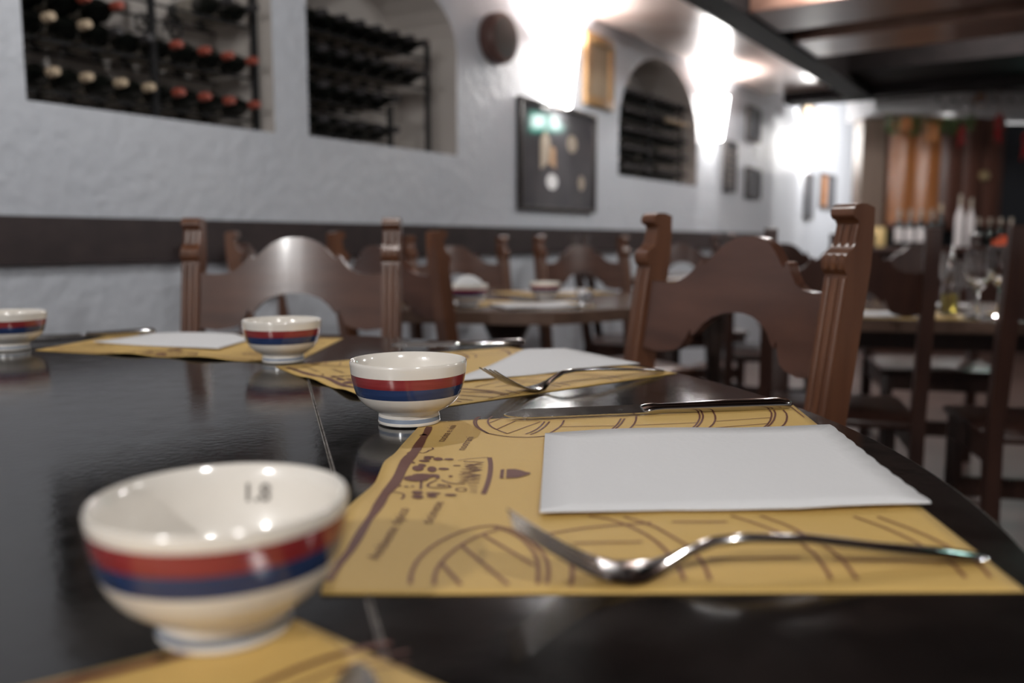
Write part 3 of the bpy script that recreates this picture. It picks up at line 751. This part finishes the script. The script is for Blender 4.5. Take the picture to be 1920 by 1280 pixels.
bowl('striped bowl in front of the left chair, between two placemats', -.2973, 1.0974, TZ + .0012, 2.1)
bowl('striped bowl cut off by the left side of the picture', -.7219, 1.2175, TZ + .0012, 3)
# the small mark inside the near bowl
cu = bpy.data.curves.new('txt', 'FONT'); cu.body = '1.8'; cu.size = .011; cu.offset = .0003
to = bpy.data.objects.new('txt', cu); COL.objects.link(to)
me = bpy.data.meshes.new_from_object(to.evaluated_get(bpy.context.evaluated_depsgraph_get())); bpy.data.objects.remove(to)
bm = bmesh.new(); bm.from_mesh(me)
xc = sum(v.co.x for v in bm.verts) / len(bm.verts)
for v in bm.verts:
    th = 1.50 - (v.co.x - xc) / .046; zz = .0375 + v.co.y; rr = .0449 + (zz - .036) * .155
    v.co = (rr * math.cos(th), rr * math.sin(th), zz)
obj('inner_mark', bm, 'mark', b0, smooth=False)

# ------------------------------------------------------------------ cutlery
def fork(label, contact, end, tipz=.027, neck=.015, L=.052, zb=TZ + .0022, group='forks on the near table'):
    c, e = Vector(contact), Vector(end); d = (e - c); H = d.length; ang = math.atan2(d.y, d.x)
    bm = bmesh.new()
    th = .0018
    def loft(sec):   # (x, z, half width, half thickness)
        rings = []
        for x, z, hw, ht in sec:
            ring = []
            for k in range(12):
                a = 2 * pi * k / 12
                cx, cz = math.cos(a), math.sin(a)
                ring.append(bm.verts.new((x, hw * (abs(cx) ** .6) * (1 if cx > 0 else -1), z + ht * (abs(cz) ** .6) * (1 if cz > 0 else -1))))
            rings.append(ring)
        for a, b in zip(rings, rings[1:]):
            for k in range(12): bm.faces.new((a[k], a[(k + 1) % 12], b[(k + 1) % 12], b[k]))
        bm.faces.new(rings[0][::-1]); bm.faces.new(rings[-1])
    loft([(-.010, .0035, .0148, .0010), (.0, .0012, .0148, .0011), (.008, .0012, .0132, .0012), (.016, .0028, .0085, .0015), (.024, .0060, .0048, .0019), (.033, .0100, .0034, .0021),
          (.044, neck - .001, .0031, .0022), (.06, neck, .0034, .0020), (.09, neck - .0015, .0042, .0018), (H - .05, .0075, .0058, .0016), (H - .02, .0038, .0075, .0015), (H - .004, .0014, .0068, .0013), (H, .001, .0045, .001)])
    for k in range(4):
        y = (k - 1.5) * .0080
        sec = []
        for i in range(9):
            f = i / 8; x = -.008 - f * (L - .008); zz = .0030 + (tipz - .003) * (f ** 1.25)
            sec.append((x, zz, .0029 * (1 - .35 * f), .0010 * (1 - .4 * f)))
        r0 = len(bm.verts)
        loft(sec[::-1])
        bm.verts.ensure_lookup_table()
        for v in bm.verts[r0:]: v.co.y += y * (1 if v.co.x < -.012 else .95)
    o = obj('fork', bm, 'steel', angle=50)
    o.location = (c.x, c.y, zb); o.rotation_euler = (0, 0, ang)
    return tag(o, label, 'fork', group)
fork('nearest steel fork, blurred, lying on the front edge of the yellow placemat', (.0507, .3798), (.2285, .3990), tipz=.029)
fork('steel fork in focus lying right of the striped bowl behind the knife', (.0193, .8713), (.1764, .9966), tipz=.027, L=.056)

def knife(label, tip, end, zb=TZ + .0025, tilt=.23, group='knives on the near table'):
    a, b = Vector(tip), Vector(end); d = b - a; L = d.length; ang = math.atan2(d.y, d.x)
    t = thing('table_knife', label, 'knife', (a.x, a.y, zb), ang, group)
    bm = bmesh.new(); B = L * .48; n = 46
    up, lo = [], []
    for i in range(n + 1):
        f = i / n; x = f * B
        prof = min(1, (f / .16)) ** .5
        top = .0165 * (.55 + .45 * prof) if f > 0 else .009
        top = .0090 + .0098 * prof - .001 * f
        bot = .0090 - .0085 * prof + (.0004 * (i % 2) if f < .75 else 0)
        up.append((x, top)); lo.append((x, bot))
    ct, st = math.cos(tilt), math.sin(tilt)
    def fn(x, h, tt): return Vector((x, -(-h * ct) + tt * st - .004, h * st + tt * ct * .6))
    prism(bm, lo + up[::-1], lambda x, h, tt: Vector((x, h * ct - tt * st - .006, h * st + tt * ct + .0006)), -.0006, .0006)
    obj('blade', bm, 'blade', t, angle=30)
    bm = bmesh.new()
    rings = []
    H0 = B - .004
    for x, hw, hh in [(0, .0016, .0065), (.004, .0030, .0078), (.010, .0042, .0066), (.018, .0038, .0056), (.05, .0040, .0062), ((L - H0) * .6, .0044, .0072), ((L - H0) - .012, .0046, .0082), ((L - H0) - .003, .0038, .0074), (L - H0, .002, .0045)]:
        ring = []
        for k in range(14):
            q = 2 * pi * k / 14; ex = lambda c: (abs(c) ** .7) * (1 if c > 0 else -1)
            tt, h = hw * ex(math.cos(q)), .0082 + hh * ex(math.sin(q))
            ring.append(bm.verts.new((H0 + x, h * ct - tt * st - .006, h * st + tt * ct + .0012)))
        rings.append(ring)
    for p, q in zip(rings, rings[1:]):
        for k in range(14): bm.faces.new((p[k], p[(k + 1) % 14], q[(k + 1) % 14], q[k]))
    bm.faces.new(rings[0][::-1]); bm.faces.new(rings[-1])
    obj('handle', bm, 'steel', t, angle=50)
    return t
knife('steel knife in sharp focus at the back edge of the nearest printed placemat', (-.0065, .7270), (.2600, .7830))
knife('steel knife beyond the napkin right of the focused bowl', (-.175, 1.225), (.02, 1.262))
knife('steel knife right of the bowl cut off by the left side of the picture', (-.765, 1.30), (-.60, 1.428))
knife('tip of a steel knife at the bottom of the front placemat', (-.0590, .2890), (-.0590 + .03, .289 - .25))
# ------------------------------------------------------------------ chairs
CW = .2125      # half distance between post centres
def rake(z): return -(z - .45) * .155 if z > .45 else (.45 - z) * -.06
def post_bm(sx):
    bm = bmesh.new()
    front = [(0, .020), (.20, .020), (.45, .023), (.60, .023), (.892, .022), (.895, .026), (.901, .0315), (.908, .034), (.916, .0325), (.922, .027), (.926, .019), (.935, .0145), (.946, .012), (.957, .013), (.962, .0175),
             (.964, .024), (.968, .0285), (.974, .030), (.980, .027), (.983, .020)]
    back = [(.983, .004), (.978, -.014), (.966, -.016), (.94, -.021), (.90, -.025), (.80, -.025), (.60, -.024), (.45, -.024), (.20, -.020), (0, -.016)]
    def fn(y, z, x): return Vector((sx * CW + x, y + rake(z), z))
    poly = [(y, z) for z, y in front] + [(y, z) for z, y in back]
    poly = [(y * .86, z) for y, z in poly]
    prism(bm, poly, fn, -.0188, .0188)
    # raised reeds on the front face, broken at the carved roll
    for cx, wd in ((-.0124, .0056), (0, .0060), (.0124, .0056)):
        for z0, z1 in ((.46, .888), (.926, .957)):
            for i in range(8):
                pass
            zs = [z0 + (z1 - z0) * i / 8 for i in range(9)]
            prev = None
            for z in zs:
                fz = .0194 if z < .9 else .0124 - (z - .926) * .05
                ring = [bm.verts.new((sx * CW + cx + wd * math.cos(a), fz + rake(z) + .0034 * math.sin(a), z)) for a in [pi * k / 6 for k in range(7)]]
                if prev:
                    for k in range(6): bm.faces.new((prev[k], prev[k + 1], ring[k + 1], ring[k]))
                else: bm.faces.new(ring)
                prev = ring
            bm.faces.new(prev[::-1])
    # grooves of the roll: three lobes
    for cx, rr in ((-.0124, .0062), (0, .0066), (.0124, .0062)):
        r0 = len(bm.verts)
        lathe(bm, [(.0005, -.008), (rr * .8, -.0068), (rr, -.003), (rr, .003), (rr * .8, .0068), (.0005, .008)], 10)
        bm.verts.ensure_lookup_table()
        for v in bm.verts[r0:]:
            c = v.co.copy(); v.co = Vector((sx * CW + cx + c.x * .95, .0262 + rake(.908) + c.y * .75, .908 + c.z * 1.35))
    return bm
def splat_bm():
    bm = bmesh.new()
    top = [(-.5, .868), (-.42, .866), (-.36, .868), (-.31, .876), (-.275, .889), (-.248, .9045), (-.234, .906), (-.228, .897), (-.205, .903), (-.17, .917), (-.13, .930), (-.08, .939), (-.03, .943)]
    bot = [(-.5, .755), (-.40, .750), (-.32, .755), (-.285, .762), (-.258, .781), (-.250, .7915), (-.243, .792), (-.237, .782), (-.215, .788), (-.185, .802), (-.14, .815), (-.08, .823), (-.03, .826)]
    def fin(lst):
        out = []
        for a, b in zip(lst, lst[1:]):
            for i in range(3): out.append((a[0] + (b[0] - a[0]) * i / 3, a[1] + (b[1] - a[1]) * i / 3))
        return out + [lst[-1]]
    def sym(lst):
        l = fin(lst); return l + [(-x, z) for x, z in l[::-1]]
    T, B = sym(top), sym(bot)
    n = len(T); Wd = 2 * CW - .030
    def y(u): return -.030 * math.cos(u * pi) + .004
    rings = {}
    for side, off in (('f', .009), ('b', -.009)):
        rows = []
        for k in range(6):
            f = k / 5
            rows.append([bm.verts.new((B[i][0] * Wd * (1 - f) + T[i][0] * Wd * f, y(T[i][0] * (f) + B[i][0] * (1 - f)) + off + rake(B[i][1] * (1 - f) + T[i][1] * f), B[i][1] * (1 - f) + T[i][1] * f)) for i in range(n)])
        for k in range(5):
            for i in range(n - 1): bm.faces.new((rows[k][i], rows[k][i + 1], rows[k + 1][i + 1], rows[k + 1][i]))
        rings[side] = rows
    f_, b_ = rings['f'], rings['b']
    for i in range(n - 1):
        for k in (0, 5): bm.faces.new((f_[k][i], f_[k][i + 1], b_[k][i + 1], b_[k][i]))
    for k in range(5):
        for i in (0, n - 1): bm.faces.new((f_[k][i], f_[k + 1][i], b_[k + 1][i], b_[k][i]))
    bmesh.ops.remove_doubles(bm, verts=bm.verts, dist=1e-5)
    return bm
def make_chair(label, pm, sm):
    t = thing('dining_chair', label, 'chair')
    for sx in (-1, 1): obj('back_post', post_bm(sx), pm, t, angle=35)
    obj('splat', splat_bm(), sm, t, angle=50)
    bm = bmesh.new(); box(bm, -.225, .225, -.01, .42, .435, .458, bev=.008); obj('seat', bm, pm, t)
    for sx in (-1, 1):
        bm = bmesh.new(); box(bm, sx * .195 - .02, sx * .195 + .02, .36, .40, 0, .436, bev=.004); obj('front_leg', bm, pm, t)
        bm = bmesh.new(); box(bm, sx * .205 - .012, sx * .205 + .012, .0, .36, .375, .436); obj('side_rail', bm, pm, t, smooth=False)
        bm = bmesh.new(); box(bm, sx * .20 - .011, sx * .20 + .011, -.0, .37, .12, .155); obj('side_stretcher', bm, pm, t, smooth=False)
    bm = bmesh.new(); box(bm, -.18, .18, .365, .388, .37, .436); obj('apron', bm, pm, t, smooth=False)
    bm = bmesh.new(); box(bm, -.19, .19, .365, .385, .19, .25); obj('stretcher', bm, pm, t, smooth=False)
    return t
proto = {}
def chair(label, p, q, front, top=.983, far=False, group=None):
    """p, q: tops of the two posts on the floor plan; front: rough facing direction"""
    p, q = Vector(p), Vector(q); mid = (p + q) / 2; d = (q - p); Wd = d.length; d.normalize()
    F = Vector((-d.y, d.x))
    if F.dot(Vector(front)) < 0: F = -F
    sc = top / .983
    org = mid + F * .0826 * sc
    key = far
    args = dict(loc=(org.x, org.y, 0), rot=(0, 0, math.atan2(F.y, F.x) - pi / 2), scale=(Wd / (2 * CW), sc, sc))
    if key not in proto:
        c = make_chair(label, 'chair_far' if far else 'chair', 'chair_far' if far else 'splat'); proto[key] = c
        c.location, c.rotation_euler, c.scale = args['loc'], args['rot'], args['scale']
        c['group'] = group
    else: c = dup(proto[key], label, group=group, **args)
    return c
G1, G2 = 'carved wooden chairs round the near table', 'carved wooden chairs at the other tables'
chair('carved brown wooden chair with scrolled posts right of centre, facing the near table', (.258, 1.50), (.448, 1.12), (-1, -.5), group=G1)
chair('carved brown wooden chair behind the far placemat, its arched back facing the camera', (-.668, 1.815), (-.250, 1.805), (0, -1), group=G1)
chair('carved chair just right of the left chair, its leaning post crossing the second table', (-.508, 2.45), (-.194, 2.15), (1, 1), .962, group=G2)
chair('reddish carved chair on the far left side of the second table, against the dark rail', (-.40, 3.32), (-.044, 3.55), (.3, -1), .955, group=G2)
chair('carved chair at the back of the second table, its pale arch under the glazed picture', (.108, 3.50), (.475, 3.70), (-.3, -1), .957, group=G2)
chair('carved chair mostly hidden behind the left chair, close to the wall', (-.885, 2.70), (-.885, 3.10), (1, 0), .965, group=G2)
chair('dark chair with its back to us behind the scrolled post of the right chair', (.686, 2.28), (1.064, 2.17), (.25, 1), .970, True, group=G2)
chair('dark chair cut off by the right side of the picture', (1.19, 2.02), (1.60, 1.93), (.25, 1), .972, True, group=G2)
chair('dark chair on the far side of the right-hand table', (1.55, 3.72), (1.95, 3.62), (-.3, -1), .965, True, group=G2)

# ------------------------------------------------------------------ the second table
def poly_table(name, label, c, pts, z, th, legs, lm='table_edge', rz=0, tops=('table', 'table_edge', 'table_worn')):
    org = Vector((c[0], c[1], 0)); t = thing(name, label, 'table', org, rz)
    top_piece('tabletop', [Vector(p) for p in pts], z, th, t, org, tops)
    if legs is None:
        bm = bmesh.new(); lathe(bm, [(.06, .05), (.045, .1), (.04, .3), (.055, .5), (.05, .6), (.09, z - th - .03), (.2, z - th - .005), (.2, z - th)], 20); obj('pedestal', bm, lm, t)
        bm = bmesh.new(); lathe(bm, [(.10, 0), (.11, .015), (.10, .04), (.06, .06)], 24); obj('foot', bm, lm, t)
        return t
    for x, y in legs:
        bm = bmesh.new(); box(bm, x - .035, x + .035, y - .035, y + .035, 0, z - th, bev=.006); obj('leg', bm, lm, t)
    bm = bmesh.new(); xs = [l[0] for l in legs]; ys = [l[1] for l in legs]
    for yy in (min(ys), max(ys)): box(bm, min(xs) + .035, max(xs) - .035, yy - .012, yy + .012, z - th - .09, z - th)
    for xx in (min(xs), max(xs)): box(bm, xx - .012, xx + .012, min(ys) + .035, max(ys) - .035, z - th - .09, z - th)
    obj('apron', bm, lm, t, smooth=False)
    return t
Z2 = .748
c2 = Vector((-.017, 2.815)); corner = Vector((.113, 2.27)); r2 = (corner - c2).length; a0 = math.atan2(corner.y - c2.y, corner.x - c2.x)
oct_ = []
for i in range(8):
    a = a0 + i * pi / 4
    for da in (-.09, 0, .09): oct_.append(c2 + r2 * (1 if da == 0 else .983) * Vector((math.cos(a + da), math.sin(a + da))))
poly_table('octagonal_table', 'dark eight sided table beyond the near table, in front of the long wall', c2, oct_, Z2, .036, None, tops=('table_light', 'table_light_edge', 'table_light_edge'))
def flat_sheet(name, label, cat, c, w, h, rz, z, m, group=None, extra=None):
    bm = bmesh.new(); n = 10
    g = [[bm.verts.new((-w / 2 + w * i / n, -h / 2 + h * j / n, .0006 + .0012 * (1 + math.sin(i * .9 + j * .6)))) for i in range(n + 1)] for j in range(n + 1)]
    for j in range(n):
        for i in range(n): bm.faces.new((g[j][i], g[j][i + 1], g[j + 1][i + 1], g[j + 1][i]))
    o = obj(name, bm, m); o.location = (c[0], c[1], z); o.rotation_euler = (0, 0, rz)
    md = o.modifiers.new('thick', 'SOLIDIFY'); md.thickness = .0006; md.offset = -1
    return tag(o, label, cat, group)
flat_sheet('placemat', 'yellow placemat at the left front of the second table', 'placemat', (-.21, 2.60), .36, .26, -.5, Z2, 'paper', 'placemats on the second table')
flat_sheet('placemat', 'yellow placemat in the middle front of the second table', 'placemat', (.09, 2.50), .25, .22, .35, Z2, 'paper', 'placemats on the second table')
flat_sheet('placemat', 'yellow placemat at the back of the second table', 'placemat', (.15, 3.08), .36, .28, .5, Z2, 'paper', 'placemats on the second table')
flat_sheet('paper_napkin', 'white napkin on the left placemat of the second table', 'napkin', (-.23, 2.57), .26, .17, -.5, Z2 + .004, 'napkin', 'napkins on the second table')
flat_sheet('paper_napkin', 'white napkin on the middle placemat of the second table', 'napkin', (.07, 2.44), .24, .16, .35, Z2 + .004, 'napkin', 'napkins on the second table')
flat_sheet('paper_napkin', 'white napkin at the back of the second table', 'napkin', (.17, 3.12), .24, .18, .5, Z2 + .004, 'napkin', 'napkins on the second table')
bowl('striped bowl holding a white napkin on the second table, beside the leaning post', -.125, 2.42, Z2 + .0045, 1, 'bowls on the second table', 1.15)
bowl('striped bowl toward the middle of the second table, below the glazed picture', .105, 2.72, Z2 + .0035, 2, 'bowls on the second table')
# folded napkin standing in the nearer of these bowls
bm = bmesh.new()
for k, (rx, h) in enumerate([(.036, .0), (.044, .022), (.036, .042), (.016, .056)]):
    pass
lathe(bm, [(.020, .0), (.036, .012), (.042, .028), (.034, .045), (.018, .056), (.004, .060)], 24)
for v in bm.verts:
    a = math.atan2(v.co.y, v.co.x); s = 1 + .10 * math.sin(a * 5 + v.co.z * 40); v.co.x *= s; v.co.y *= s * .8
o = obj('bundled_napkin', bm, 'napkin', loc=(-.125, 2.42, Z2 + .032)); tag(o, 'bundled white napkin sitting in the bowl beside the leaning post', 'napkin')
def tumbler(label, x, y, z, r, h, m='glass', group=None):
    bm = bmesh.new()
    lathe(bm, [(r * .8, 0), (r * .86, .004), (r, h), (r * .93, h), (r * .78, .012), (.001, .011)], 28)
    o = obj('drinking_glass', bm, m, loc=(x, y, z)); return tag(o, label, 'glass', group)
tumbler('clear tumbler on the right of the second table', .21, 2.46, Z2 + .001, .026, .05)

# ------------------------------------------------------------------ the third table, further along the wall
c4 = Vector((1.05, 4.40)); Z4 = .75
oct4 = [c4 + .52 * Vector((math.cos(i * pi / 4 + .2), math.sin(i * pi / 4 + .2))) for i in range(8)]
poly_table('octagonal_table', 'eight sided table seen beyond the right chair, near the long wall', c4, oct4, Z4, .036, None, tops=('table_light', 'table_light_edge', 'table_light_edge'))
flat_sheet('placemat', 'yellow placemat on the table beyond the right chair', 'placemat', (.82, 4.15), .36, .26, .3, Z4, 'paper')
flat_sheet('paper_napkin', 'white napkin on the table beyond the right chair', 'napkin', (.80, 4.13), .24, .18, .3, Z4 + .004, 'napkin')
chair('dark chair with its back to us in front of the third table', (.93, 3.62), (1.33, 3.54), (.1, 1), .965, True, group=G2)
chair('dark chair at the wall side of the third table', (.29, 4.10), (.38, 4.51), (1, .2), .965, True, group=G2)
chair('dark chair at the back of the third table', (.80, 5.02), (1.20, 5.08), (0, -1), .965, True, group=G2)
# ------------------------------------------------------------------ the right-hand table
Z3 = .705; c3 = Vector((1.40, 2.86)); ang3 = -.24
def rc(x, y): return Vector((c3.x + x * math.cos(ang3) - y * math.sin(ang3), c3.y + x * math.sin(ang3) + y * math.cos(ang3)))
pts3 = []
for cx, cy, a in ((.52, -.38, -pi / 2), (.52, .38, 0), (-.52, .38, pi / 2), (-.52, -.38, pi)):
    for k in range(5): pts3.append(c3 + Vector((cx + .04 * math.cos(a + k * pi / 8), cy + .04 * math.sin(a + k * pi / 8))))
poly_table('rectangular_table', 'brown rectangular table on the right behind the dark chairs', c3, pts3, Z3, .035, [(-.48, -.06), (.48, -.06), (-.48, .32), (.48, .32)], 'chair_far', ang3, ('table_light', 'table_light_edge', 'table_light_edge'))
p = rc(-.16, -.25); flat_sheet('placemat', 'yellow placemat at the front of the right-hand table', 'placemat', p, .42, .29, ang3, Z3, 'paper', 'placemats on the right-hand table')
p = rc(-.23, -.26); flat_sheet('paper_napkin', 'white napkin on the front placemat of the right-hand table', 'napkin', p, .26, .19, ang3, Z3 + .004, 'napkin')
p = rc(.30, -.22); flat_sheet('placemat', 'yellow placemat under the glasses of the right-hand table', 'placemat', p, .30, .26, ang3, Z3, 'paper', 'placemats on the right-hand table')
def cruet(label, x, y, z, s=1, fill='oil', group=None):
    t = thing('cruet_bottle', label, 'bottle', (x, y, z), 0, group); t.scale = (s, s, s)
    bm = bmesh.new()
    lathe(bm, [(.026, 0), (.031, .005), (.031, .10), (.026, .125), (.013, .15), (.012, .195), (.016, .20), (.012, .202), (.0105, .195), (.0115, .15), (.024, .122), (.0285, .098), (.0285, .009), (.001, .008)], 24)
    obj('bottle_body', bm, 'glass', t)
    bm = bmesh.new(); lathe(bm, [(.027, .0095), (.0282, .011), (.0282, .075), (.001, .0751)], 20); obj('liquid', bm, fill, t)
    bm = bmesh.new(); lathe(bm, [(.009, .19), (.0105, .197), (.009, .215), (.004, .235), (.003, .25)], 14); obj('pourer', bm, 'steel', t)
    return t
def goblet(label, x, y, z, s=1, group=None):
    bm = bmesh.new()
    lathe(bm, [(.034, 0), (.034, .003), (.008, .008), (.0045, .02), (.0045, .075), (.012, .085), (.032, .11), (.039, .14), (.036, .19), (.0345, .19), (.0372, .14), (.030, .112), (.006, .09), (.001, .089)], 28)
    o = obj('wine_glass', bm, 'glass', loc=(x, y, z)); o.scale = (s, s, s); return tag(o, label, 'glass', group)
cruet('clear oil bottle with steel pourer on the right-hand table', 1.345, 2.62, Z3 + .0045, .86)
bm = bmesh.new(); lathe(bm, [(.03, 0), (.045, .004), (.075, .014), (.078, .02), (.072, .018), (.04, .008), (.001, .007)], 32)
o = obj('side_plate', bm, 'napkin', loc=(1.435, 2.83, Z3 + .001)); tag(o, 'small white plate beside the oil bottle on the right-hand table', 'plate')
goblet('clear wine glass standing left of two on the right-hand table', 1.365, 2.50, Z3 + .0035, 1.05, 'wine glasses on the right-hand table')
goblet('clear wine glass standing right of two on the right-hand table', 1.455, 2.545, Z3 + .0035, 1.12, 'wine glasses on the right-hand table')
tumbler('clear tumbler at the front edge of the right-hand table', 1.43, 2.44, Z3 + .0035, .032, .085)

# ------------------------------------------------------------------ bar and cask cabinet at the far end
def front(px_x, y, z): return Vector((px_x, y, z))
# post
bm = bmesh.new(); box(bm, 3.24, 3.46, 8.05, 8.25, 0, 2.06); o = obj('timber_post', bm, 'greige', smooth=False); tag(o, 'upright greyish brown timber post left of the wooden cask front', 'post')
# plaster lintel
bm = bmesh.new(); box(bm, 3.2, 6.8, 7.72, 8.35, 2.06, 2.6); o = struct('wall_bar', bm, 'plaster_far')
# cask front of bulging staves
t = thing('wine_cask', 'large brown wooden cask front with brass tap boss behind the bar', 'cask', (4.03, 8.1, 1.10))
for i in range(5):
    bm = bmesh.new(); x0 = -.53 + i * .212
    n = 6
    poly = [(x0 + .210 * k / n, -.05 - .028 * math.sin(pi * k / n) - .10 * math.cos((x0 + .210 * k / n) / .53 * pi / 2)) for k in range(n + 1)] + [(x0 + .210, .02), (x0, .02)]
    prism(bm, poly, lambda a, b, z: Vector((a, b, z)), 0, .95)
    obj('stave', bm, 'cask' if i < 2 else 'cask_dark', t, angle=50)
bm = bmesh.new(); lathe(bm, [(.05, 0), (.05, .03), (.04, .045), (.001, .05)], 20, Matrix.Translation((.30, -.13, .43)) @ Matrix.Rotation(pi / 2, 4, 'X')); obj('tap_boss', bm, 'brass', t)
bm = bmesh.new(); box(bm, -.56, .58, -.12, .02, -.06, 0, bev=.006); obj('sill', bm, 'cask_dark', t)
# dark back panel and bar
bm = bmesh.new(); box(bm, 3.46, 6.8, 8.30, 8.36, 0, 2.04); o = obj('back_panel', bm, 'darkpanel', smooth=False); tag(o, 'dark panelling behind the bar at the far right', 'panel')
t = thing('bar_counter', 'brown wooden bar counter below the cask front at the far end', 'counter', (4.4, 7.35, 0))
bm = bmesh.new(); box(bm, -1.5, 2.2, -.28, .28, .84, .885, bev=.008); obj('counter_top', bm, 'chair_far', t)
bm = bmesh.new(); box(bm, -1.42, 2.1, -.2, .2, 0, .84)
for i in range(8): box(bm, -1.36 + i * .43, -1.0 + i * .43, -.212, -.2, .1, .76, bev=.004)
obj('counter_front', bm, 'chair_far', t, smooth=False)
def tall_bottle(label, x, y, z, h, body, neck, lab, group):
    t = thing('liquor_bottle', label, 'bottle', (x, y, z), 0, group); k = h / .30
    bm = bmesh.new(); lathe(bm, [(.033, 0), (.036, .006), (.036, .17 * k), (.031, .19 * k), (.015, .22 * k), (.0135, .26 * k)], 18); obj('bottle_body', bm, body, t)
    bm = bmesh.new(); lathe(bm, [(.0145, .225 * k), (.015, .30 * k), (.012, .302 * k)], 14); obj('neck_foil', bm, neck, t)
    if lab:
        bm = bmesh.new(); lathe(bm, [(.0366, .04 * k), (.0368, .041 * k), (.0368, .15 * k), (.0366, .151 * k)], 18, cap0=False, cap1=False); obj('paper_label', bm, lab, t)
    return t
GB = 'bottles on the far bar counter'
ZB = .886
for i, x in enumerate([3.26, 3.35, 3.44, 3.53]):
    tall_bottle('dark bottle with white label on the bar, %s of the row of four' % ORD[i], x, 7.25, ZB, .31, 'bottle', 'spout', 'whitelabel', GB)
tall_bottle('bottle with pale foil right of the four white labelled bottles on the bar', 3.63, 7.3, ZB, .36, 'bottle', 'cork', None, GB)
tall_bottle('taller pale bottle on the bar, left of a matching pair', 3.74, 7.2, ZB, .43, 'whitelabel', 'spout', None, GB)
tall_bottle('taller pale bottle on the bar, right of a matching pair', 3.84, 7.22, ZB, .40, 'whitelabel', 'spout', None, GB)
for i, x in enumerate([3.95, 4.04, 4.13, 4.22]):
    tall_bottle('small dark bottle on the bar, %s of the group right of the pale pair' % ORD[i], x, 7.28, ZB, .24, 'bottle', 'spout', None, GB)
bm = bmesh.new(); lathe(bm, [(.05, 0), (.058, .01), (.058, .13), (.048, .15), (.048, .165), (.001, .166)], 24)
o = obj('storage_jar', bm, 'yellowjar', loc=(3.07, 7.2, ZB)); tag(o, 'pale yellow jar at the left end of the bar counter', 'jar')
bm = bmesh.new(); box(bm, -.09, .09, -.05, .05, 0, .06, bev=.012); box(bm, -.05, .05, -.03, .03, .06, .09, bev=.01)
o = obj('napkin_dispenser', bm, 'orange', loc=(4.09, 7.12, ZB)); tag(o, 'small orange red box on the bar in front of the small dark bottles', 'box')
# hanging glasses under the lintel, herbs, peppers, dried bundles
for i, x in enumerate([3.65, 3.78, 3.89, 4.02, 4.13, 4.27, 4.40]):
    bm = bmesh.new(); lathe(bm, [(.034, 0), (.034, -.003), (.006, -.008), (.0045, -.05), (.012, -.06), (.040, -.09), (.044, -.13), (.038, -.15), (.036, -.15), (.041, -.128), (.036, -.09), (.001, -.066)], 18)
    o = obj('wine_glass', bm, 'glass', loc=(x, 7.5, 2.205)); tag(o, 'upside down wine glass hanging over the bar, %s from the left' % ORD[i], 'glass', 'glasses hanging over the bar')
t = thing('glass_rack', 'dark rail holding upside down glasses over the bar', 'rack', (4.02, 7.5, 2.205))
bm = bmesh.new(); box(bm, -.5, .52, -.06, -.045, 0, .012); box(bm, -.5, .52, .045, .06, 0, .012); obj('rail', bm, 'iron', t, smooth=False)
bm = bmesh.new(); box(bm, -.45, -.43, -.006, .006, .0, .43); box(bm, .43, .45, -.006, .006, .0, .43); box(bm, -.45, -.43, -.05, .05, .006, .012); box(bm, .43, .45, -.05, .05, .006, .012); obj('hanger', bm, 'iron', t, smooth=False)
t = thing('herb_garland', 'garland of green herbs hung above the wooden cask front', 'herbs', (3.70, 7.80, 2.058))
bm = bmesh.new()
for i in range(260):
    x = R.uniform(-.36, .42); z = -R.uniform(0, .16) * (1 - .4 * abs(x)); y = R.uniform(-.05, .05); L = R.uniform(.03, .06); a = R.uniform(0, 6.28)
    dx, dy = math.cos(a) * L, math.sin(a) * L
    v = [bm.verts.new(q) for q in ((x, y, z), (x + dx * .5 - dy * .25, y + dy * .5 + dx * .25, z - L * .5), (x + dx, y + dy, z - L), (x + dx * .5 + dy * .25, y + dy * .5 - dx * .25, z - L * .4))]
    bm.faces.new(v)
obj('leaves', bm, 'herb', t, smooth=False)
bm = bmesh.new(); tube(bm, [(-.4, 0, .0), (-.2, 0, -.02), (.1, 0, -.02), (.45, 0, 0)], .006, 6); obj('string', bm, 'greige', t)
for (x, z, L, m, lab) in [(3.46, 2.02, .14, 'corn', 'dried orange bundle hanging at the left of the herb garland'), (3.70, 1.97, .18, 'corn', 'dried orange bundle hanging in the middle of the herb garland'),
                          (4.10, 2.21, .11, 'corn', 'pale orange bundle hanging high among the hanging glasses')]:
    t = thing('dried_bundle', lab, 'dried bundle', (x, 7.66, z), 0, 'bundles hanging over the bar')
    for k in range(3):
        bm = bmesh.new(); lathe(bm, [(.004, 0), (.018, -.03), (.022, -.08), (.016, -L * .8), (.003, -L)], 10, Matrix.Translation(((k - 1) * .025, .01 * (k % 2), 0)) @ Matrix.Rotation((k - 1) * -.08, 4, 'Y')); obj('dried_cob', bm, m, t)
for (x, z, n, lab) in [(3.95, 1.94, 7, 'string of red peppers hanging left of the tap boss'), (4.27, 2.05, 11, 'long string of red peppers hanging above the tap boss'), (4.52, 1.89, 10, 'string of red peppers hanging at the far right')]:
    t = thing('pepper_string', lab, 'peppers', (x, 7.66, z), 0, 'strings of red peppers over the bar')
    bm = bmesh.new(); tube(bm, [(0, 0, .06), (0, 0, -.02 * n)], .003, 6); obj('string', bm, 'greige', t)
    for k in range(n):
        a = k * 2.4; bm = bmesh.new(); d = Vector((math.cos(a), math.sin(a), 0))
        tube(bm, [d * .004 + Vector((0, 0, -.02 * k)), d * .02 + Vector((0, 0, -.02 * k - .02)), d * .026 + Vector((0, 0, -.02 * k - .05)), d * .02 + Vector((0, 0, -.02 * k - .075))], [.008, .012, .009, .002], 7); obj('pepper', bm, 'pepper', t)
